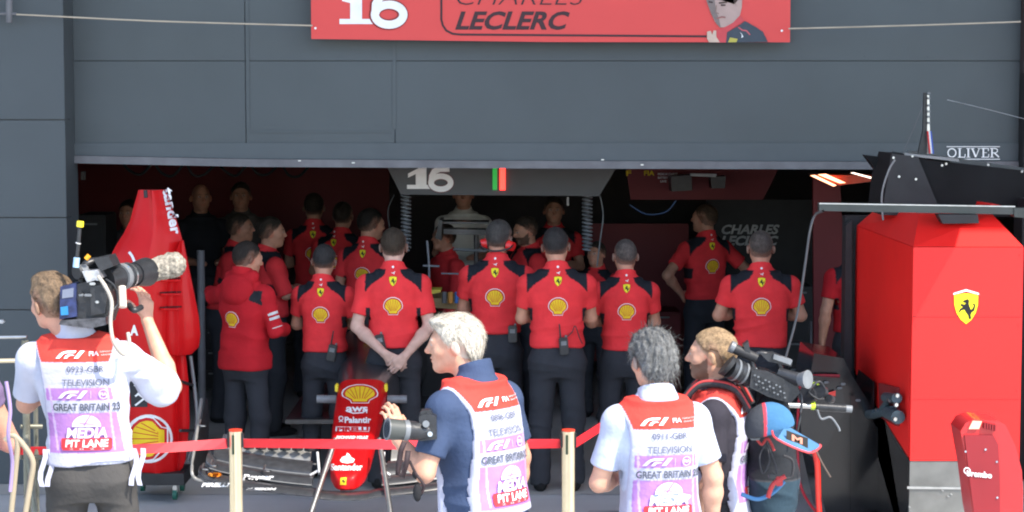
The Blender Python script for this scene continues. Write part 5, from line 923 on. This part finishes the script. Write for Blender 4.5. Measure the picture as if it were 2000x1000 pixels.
# ---- white-haired photographer
c2 = person('white-haired person in a navy polo and media vest holding a stills camera, leaning forward', 948, 4000/480, h=1.775, yaw=50, res=.0055, w=1.04, lean=.15, head=(34, 5, 0), hoff=(-.01, .055, -.02), top='plain', emblem=False, shirtcol=(.045, .068, .13), sleeve=.72, legs=(.10, .13, .22), skinc=(.60, .32, .215),
            hair=('white', (.66, .60, .50)), strands=6000, armL=((-.285, .08, 1.15), (-.235, .27, 1.255), (-.05, .25, 1), (.35, .9, .0), .85), armR='hang', group=GP, belly=1.15, hem=.9)
vest(c2, '0896-GBR', dz=-.005, hem=.955, xw=.176)
sc_ = thing('stills_camera', 'black stills camera with a long lens held by the white-haired man', 'camera', W(800, 842, 8.1))
def Q_(o): return pl(o, sc_)
a, b = W(835, 843, 8.12), W(757, 838, 8.06)
Q_(rod('lens_barrel', a, a.lerp(b, .55), .036, black_plastic, r2=.04)); Q_(rod('zoom_ring', a.lerp(b, .5), a.lerp(b, .62), .042, grey_plastic)); Q_(rod('lens_hood', a.lerp(b, .6), b, .040, mat('grey_green_hood', (.06, .065, .06), .5), r2=.044)); Q_(rod('hood_rim', b, b+(b-a)*.02, .046, grey_plastic)); Q_(rod('front_glass', b+(b-a)*.02, b+(b-a)*.025, .036, chrome_glass))
Q_(prism('camera_body', [W(818, 814, 8.09), W(832, 808, 8.09), W(852, 814, 8.09), W(853, 858, 8.09), W(820, 862, 8.09)], .14, black_plastic, bevel=.01)); Q_(prism('flash_prism', [W(822, 803, 8.10), W(840, 801, 8.10), W(846, 814, 8.10), W(820, 814, 8.10)], .06, black_plastic, bevel=.006)); Q_(rod('mode_dial', W(832, 828, 8.09), W(832, 828, 8.07), .014, grey_plastic)); Q_(rod('mode_dial', W(840, 848, 8.09), W(840, 848, 8.07), .01, silver))
def ribbon(name, pts, wd, m, parent, pf):
    V = []; n = len(pts)
    for i, p in enumerate(pts):
        d = (pts[min(i+1, n-1)]-pts[max(i-1, 0)]).normalized(); s_ = d.cross(Vector((.2, -1, .1))).normalized()*wd/2; V += [tuple(p+s_), tuple(p-s_)]
    o = link(name, mesh_np(name, V, [(2*i, 2*i+1, 2*i+3, 2*i+2) for i in range(n-1)]), m); md = o.modifiers.new('s', 'SOLIDIFY'); md.thickness = .003; return pf(o)
stm = mat('black_red_strap', (.025, .012, .014), .7, noise=.5, nscale=60)
ribbon('neck_strap', [W(x, y, 8.05) for x, y in ((790, 862), (783, 880), (779, 905), (777, 925), (786, 930), (794, 905), (797, 880))], .022, stm, None, Q_); F = Field((-.1, -.1, -.1), (.1, .1, .1), .006); F.ell((0, 0, 0), (.045, .03, .028), .0); ev, eq = F.mesh()
Q_(link('lens_pouch', mesh_np('lens_pouch', ev+np.array(W(826, 926, 8.16)), eq, cmap(len(ev), (.02, .02, .022))), cloth)); Q_(tube('pouch_strap', [W(800, 900, 8.1), W(812, 925, 8.1), W(828, 950, 8.1), W(815, 975, 8.1)], .006, stm))
F = Field((-.1, -.1, -.1), (.1, .1, .1), .006); F.ell((0, 0, 0), (.018, .02, .038), .0); ev, eq = F.mesh(); Q_(link('lens_cap_pouch', mesh_np('lens_cap_pouch', ev+np.array(W(815, 962, 8.1)), eq, cmap(len(ev), (.02, .02, .022))), cloth))
# ---- grey-haired person
c3 = person('grey-haired person seen from behind in a pale shirt and media vest with red yoke', 1294, 4000/480, h=1.69, yaw=12, res=.0055, w=.92, slean=-.045, lean=.04, head=(12, 8, 0), top='plain', emblem=False, shirtcol=(.50, .55, .68), sleeve=.72, legs=(.05, .05, .06), skinc=(.62, .34, .23),
            hair=('curly', (.17, .17, .165)), strands=3200, armL=((-.26, .06, 1.13), (-.10, .31, 1.10), (.5, .8, .1), (1, 0, 0), .6), armR='hang', group=GP)
vest(c3, '0911-GBR', dz=-.012, hem=.93, xw=.172)
F = Field((-.2, -.2, 1.4), (.2, .2, 1.62), .006); u0 = c3['U']((0, -.03, 1.50)); F.cone(u0, c3['U']((0, -.025, 1.56)), .088, .076, .02); F.cone(c3['U']((-.05, -.07, 1.505)), c3['U']((.05, -.07, 1.505)), .03, .03, .03); zc_ = float(u0.z)+.052; F.cut(lambda X, Y_, Z: Z-zc_+.3*Y_+0*X); kv, kq = F.mesh()
link('collar', mesh_np('collar', kv, kq, cmap(len(kv), (.50, .55, .68))), cloth, c3['root'])
# ---- bearded person with backpack
c4 = person('bearded person in a dark T-shirt and media vest wearing a black backpack', 1412, 4000/452, h=1.645, yaw=80, res=.0055, w=1.02, lean=.07, head=(-4, 2, 0), top='plain', emblem=False, shirtcol=(.035, .032, .042), sleeve=.78, legs=(.03, .03, .035), skinc=(.60, .33, .22), beard=(.13, .07, .045),
            hair=('short', (.30, .20, .11)), strands=3500, armL=((-.25, .02, 1.14), (-.22, .10, .90), (0, .2, -1), (1, 0, 0), .5), armR='front', group=GP)
vest(c4, '0907-GBR', dz=-.01, hem=.90, xw=.175)
bp = thing('backpack', 'black and navy backpack with red straps worn by the bearded person', 'backpack', (0, 0, 0)); MB4 = lambda p: worldpt(c4, p)
F = Field((-.25, -.55, .85), (.25, -.0, 1.55), .007)
for z, rx, ry in ((1.38, .135, .08), (1.24, .16, .11), (1.10, .165, .125), (.98, .155, .11)): F.ell((0, -.245, z), (rx, ry, .13), .06)
F.ell((0, -.31, 1.08), (.11, .05, .10), .03); pv, pq = F.mesh(); pn_ = vnormals(pv, pq); pv = pv+pn_*((.5-np.abs(wav(pv, 8, (10, 10, 14), 4)))*.014)[:, None]
pc = cmap(len(pv), (.022, .024, .028)); lowm = (pv[:, 2] < 1.10); pc[lowm] = (.03, .055, .075); pc[(np.abs(pv[:, 2]-1.10) < .005)] = (.06, .06, .065)
def hang4(o): o.parent = bp; return o
pw_ = np.array([tuple(MB4(p)) for p in pv]); hang4(link('pack_body', mesh_np('pack_body', pw_, pq, pc), cloth)); bvv = BVHTree.FromPolygons([tuple(v) for v in pw_], [tuple(int(i) for i in q) for q in pq])
strapm = mat('black_webbing', (.03, .03, .034), .75, noise=.3, nscale=60); redm = mat('red_webbing', (.45, .04, .04), .7)
U4 = c4['U']
for sd in (-1, 1):
    P5 = [(sd*.10, -.17, 1.42), (sd*.115, -.11, 1.52), (sd*.12, .0, 1.545), (sd*.125, .08, 1.52), (sd*.13, .15, 1.42), (sd*.14, .165, 1.25)]
    pts = [MB4(Vector(p)+Vector((0, .07, 0))*max(p[2]-.98, 0)) for p in P5]
    o = tube('shoulder_strap', pts, .018, strapm, None); hang4(o); hang4(tube('strap_piping', [p+Vector((0, -.012, .012)) for p in pts], .006, redm, None))
hang4(tube('red_cord', [W(x, y, 8.45) for x, y in ((1478, 858), (1488, 868), (1498, 856), (1506, 866), (1512, 880))], .006, redm)); hang4(tube('loop_cord', [W(x, y, 8.42) for x, y in ((1500, 862), (1484, 890), (1490, 925), (1503, 900), (1498, 868), (1512, 900), (1518, 925))], .0035, strapm)); hang4(tube('side_loop', [W(x, y, 8.5) for x, y in ((1530, 890), (1548, 900), (1546, 930), (1528, 935))], .006, strapm))
hang4(tube('red_strap', [W(x, y, 8.42) for x, y in ((1534, 930), (1510, 946), (1500, 972))], .010, redm)); hang4(tube('blue_edge', [W(x, y, 8.45) for x, y in ((1448, 965), (1480, 975), (1510, 962), (1532, 940))], .009, mat('blue_trim', (.05, .18, .38), .6))); hang4(box('buckle', W(1475, 848, 8.42), (.04, .02, .05), grey_plastic)); hang4(box('buckle', W(1508, 930, 8.42), (.03, .02, .02), black_plastic)); hang4(box('label_tag', W(1522, 940, 8.42), (.03, .01, .04), redm))
# cap hung on the backpack
cp = thing('baseball_cap', 'blue cap with red trim hanging from the backpack with its brim pointing right', 'cap', W(1510, 820, 8.5)); capb = mat('sky_blue_felt', (.055, .16, .30), .8, noise=.08, nscale=20); trim = mat('red_piping', (.70, .06, .07), .6)
Yc = 8.42
def hull(pts, Y, r, k=.03): return [W(x, y, Y) for x, y in pts]
F = Field(np.array(W(1500, 830, Yc))-.25, np.array(W(1500, 830, Yc))+.25, .006); cc = W(1503, 832, Yc+.03); F.ell(cc, (.105, .085, .10), .0, M=Matrix.Rotation(R(-12), 3, 'Y')); gx = float(cc.x); gz = float(cc.z); F.cut(lambda X, Y_, Z: (gz-.025-Z)*.8+(X-gx)*.25+0*Y_); kv, kq = F.mesh()
kc = cmap(len(kv), (.055, .16, .30)); kc[kv[:, 0] < gx-.028] = (.045, .048, .055); kc[np.abs(kv[:, 0]-gx+.028) < .006] = (.65, .05, .07); pl(link('crown', mesh_np('crown', kv, kq, kc), cloth), cp)
bm = bmesh.new(); pts = [W(1508, 842, Yc-.07), W(1530, 838, Yc-.08), W(1545, 836, Yc-.04), W(1600, 868, Yc-.06), W(1602, 873, Yc-.07), W(1578, 884, Yc-.14), W(1518, 858, Yc-.13)]; bm.faces.new([bm.verts.new(p) for p in pts]); bmesh.ops.solidify(bm, geom=bm.faces[:], thickness=.006); pl(from_bm('brim', bm, capb), cp)
pl(tube('brim_trim', [pts[0], pts[6], pts[5], pts[4], pts[3]], .0045, trim, sub=4), cp); o, u, v = pts[6].lerp(pts[3], .45), (pts[5]-pts[6]).normalized(), Vector((-.2, .35, .55)).normalized()
pl(decal('brim_badge', [S([(-.03, -.018), (.03, -.018), (.03, .018), (-.03, .018)], (.04, .035, .03), 0), text('M', .03, .02, 0, 0, (.75, .3, .2), 1, .04)], lambda a, b, l: W(1557+a*700, 858+a*260-b*560, Yc-.115-l)), cp)
# camcorder carried at his side
cc4 = thing('camcorder', 'black professional camcorder with a big lens carried beside the bearded person', 'camera', W(1500, 740, 8.75))
def K_(o): return pl(o, cc4)
YK = 8.70; a, b = W(1425, 718, YK), W(1475, 740, YK+.05)
K_(rod('lens_hood', W(1418, 712, YK), a, .052, black_matt, r2=.046)); K_(rod('lens_barrel', a, b, .048, black_plastic))
for t in (.15, .3, .45, .6, .75, .9): K_(rod('lens_ring', a.lerp(b, t), a.lerp(b, t+.07), .0505, (grey_plastic if int(t*20) % 2 else black_plastic), seg=28))
K_(prism('camera_body', [W(1468, 722, YK-.03), W(1500, 726, YK-.03), W(1558, 752, YK-.03), W(1562, 768, YK-.03), W(1544, 788, YK-.03), W(1500, 775, YK-.03), W(1464, 757, YK-.03)], .14, black_plastic, bevel=.008))
for i in range(9):
    for j in range(3): K_(box('button', W(1474+i*7.0+j*1.5, 733+i*3.2+j*9, YK-.034), (.009, .008, .007), (grey_plastic, black_plastic, grey_plastic)[(i*2+j) % 3], bevel=.001))
K_(tube('carry_handle', [W(1474, 730, YK+.02), W(1470, 700, YK+.02), W(1490, 690, YK+.02), W(1520, 706, YK+.02), W(1526, 735, YK+.02)], .012, black_plastic)); K_(rod('microphone', W(1428, 678, YK+.02), W(1478, 700, YK+.02), .022, black_matt)); K_(rod('microphone_tip', W(1426, 676, YK+.02), W(1434, 680, YK+.02), .026, grey_plastic)); K_(prism('mic_clamp', [W(1452, 674, YK-.0), W(1462, 666, YK-.0), W(1466, 690, YK-.0), W(1456, 696, YK-.0)], .05, black_plastic))
K_(prism('top_unit', [W(1484, 690, YK), W(1512, 690, YK), W(1548, 705, YK), W(1546, 716, YK), W(1500, 706, YK)], .07, black_plastic, bevel=.005)); K_(prism('top_plate', [W(1512, 692, YK-.02), W(1548, 704, YK-.02), W(1544, 713, YK-.02), W(1510, 701, YK-.02)], .05, grey_plastic, bevel=.003))
K_(rod('viewfinder', W(1520, 728, YK), W(1562, 742, YK-.03), .024, black_plastic, r2=.03)); K_(rod('eyecup', W(1560, 741, YK-.03), W(1578, 741, YK-.06), .026, grey_plastic, r2=.040)); K_(tube('camera_cable', [W(1556, 758, YK), W(1566, 780, YK-.02), W(1560, 830, YK-.05), W(1552, 860, YK-.05)], .005, black_plastic))
mp_ = thing('monopod', 'grey monopod with a yellow ring pointing right behind the camcorder', 'monopod', W(1600, 792, 8.9)); YM = 8.95
def M_(o): return pl(o, mp_)
M_(rod('pole', W(1520, 790, YM), W(1585, 793, YM), .012, silver)); M_(rod('yellow_ring', W(1584, 793, YM), W(1592, 793, YM), .017, mat('acid_yellow', (.6, .8, .03), .4))); M_(rod('grip', W(1592, 794, YM), W(1652, 798, YM), .018, black_plastic)); M_(rod('end_cap', W(1652, 798, YM), W(1664, 799, YM), .016, grey_plastic)); M_(tube('lever', [W(1596, 800, YM-.02), W(1604, 818, YM-.02), W(1622, 815, YM-.02), W(1636, 832, YM-.02), W(1640, 842, YM-.02)], .005, grey_plastic)); M_(tube('cord', [W(1598, 780, YM-.02), W(1580, 765, YM-.02), W(1600, 745, YM), W(1612, 762, YM)], .005, black_plastic)); M_(tube('cord', [W(1592, 876, YM-.3), W(1606, 905, YM-.3), W(1622, 932, YM-.3)], .004, mat('brown_cord', (.12, .08, .06), .6)))
for x, y, r_ in ((1600, 765, .03), (1575, 772, .04), (1618, 778, .018)): M_(rod('head_joint', W(x, y, YM), W(x+6, y+2, YM+.03), r_, black_plastic))
# ---- person cut by the left edge
c5 = person('person in a red and lilac vest cut off by the left edge of the photo', -108, 4000/465, h=1.80, yaw=0, w=.80, res=.008, top='plain', emblem=False, shirtcol=(.16, .11, .20), legs=(.2, .2, .21), armR='cross', sleeve=.3, group=GP)
vest(c5, '0915-GBR', xw=.205)
ff = thing('folding_frame', 'beige tubular frame of a folding stool at the left edge', 'stool', (W(30, 900, 8.4).x, 8.4, 0)); bg_ = mat('beige_tube', (.34, .28, .19), .45)
for pts in (((30, 852), (45, 868), (64, 900), (60, 940), (50, 1000)), ((10, 860), (22, 850), (34, 862), (30, 920), (22, 1000)), ((50, 1000), (48, 1100), (46, 1400)), ((22, 1000), (10, 1400))): pl(tube('frame_tube', [W(x, y, 8.4) for x, y in pts], .012, bg_), ff)
lan = pl(tube('lanyard', [W(12, 745, 8.3), W(20, 800, 8.3), W(16, 850, 8.3), W(24, 900, 8.35), (W(20, 960, 8.35))], .008, mat('lilac_ribbon', (.30, .22, .40), .7)), ff)

# ================================================================== equipment standing in the dark garage
def rack(name, label, cat, px0, px1, y0, Y, m, shelves, dep=.5):
    a, b = W(px0, y0, Y), W(px1, y0, Y); t = thing(name, label, cat, ((a.x+b.x)/2, Y, 0)); wd = b.x-a.x; H = a.z
    def q(o): o.parent = t; return o
    q(box('cabinet_frame', (0, dep/2, H/2), (wd, dep, H), m, bevel=.01))
    for i in range(shelves): q(box('drawer_front', (0, -.012, H*(i+.5)/shelves), (wd*.92, .02, H/shelves*.86), m, bevel=.004)); q(box('drawer_handle', (0, -.03, H*(i+.78)/shelves), (wd*.5, .015, .015), grey_plastic))
    return t
rack('tool_chest', 'dark tool chest with drawers in the garage behind the jacketed person', 'tool chest', 385, 470, 600, 18.5, black_matt, 4)
rack('tool_chest', 'tall dark cabinet at the far left inside the opening beside the engine cover', 'cabinet', 150, 205, 420, 17.0, black_matt, 5)
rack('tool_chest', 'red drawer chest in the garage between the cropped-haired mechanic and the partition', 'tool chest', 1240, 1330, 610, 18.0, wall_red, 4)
rack('tool_chest', 'dark drawer chest under the lettered black wall, right of the broad mechanic', 'tool chest', 1530, 1590, 560, 17.0, black_matt, 5)
tag(rod('floor_pillar', (W(392, 600, 15.6).x, 15.6, 0), W(392, 489, 15.6), .030, rail_m), 'pale grey upright pipe between the engine cover and the jacketed person', 'pipe')
for i in range(6):
    x = 240+i*62; tag(tube('ceiling_cable', [W(x, 318, 16.8+i*.3), W(x+14, 334+4*(i % 3), 16.8+i*.3), W(x+36, 340+3*(i % 2), 16.8+i*.3), W(x+58, 318, 16.8+i*.3)], .012, black_matt), ['leftmost of the six dark drooping ceiling cables in the garage', 'second of the six drooping ceiling cables from the left', 'third of the six drooping ceiling cables from the left', 'fourth of the six drooping ceiling cables from the left', 'fifth of the six drooping ceiling cables from the left', 'rightmost of the six drooping ceiling cables, nearest the number sign'][i], 'cable', 'drooping ceiling cables in the garage')
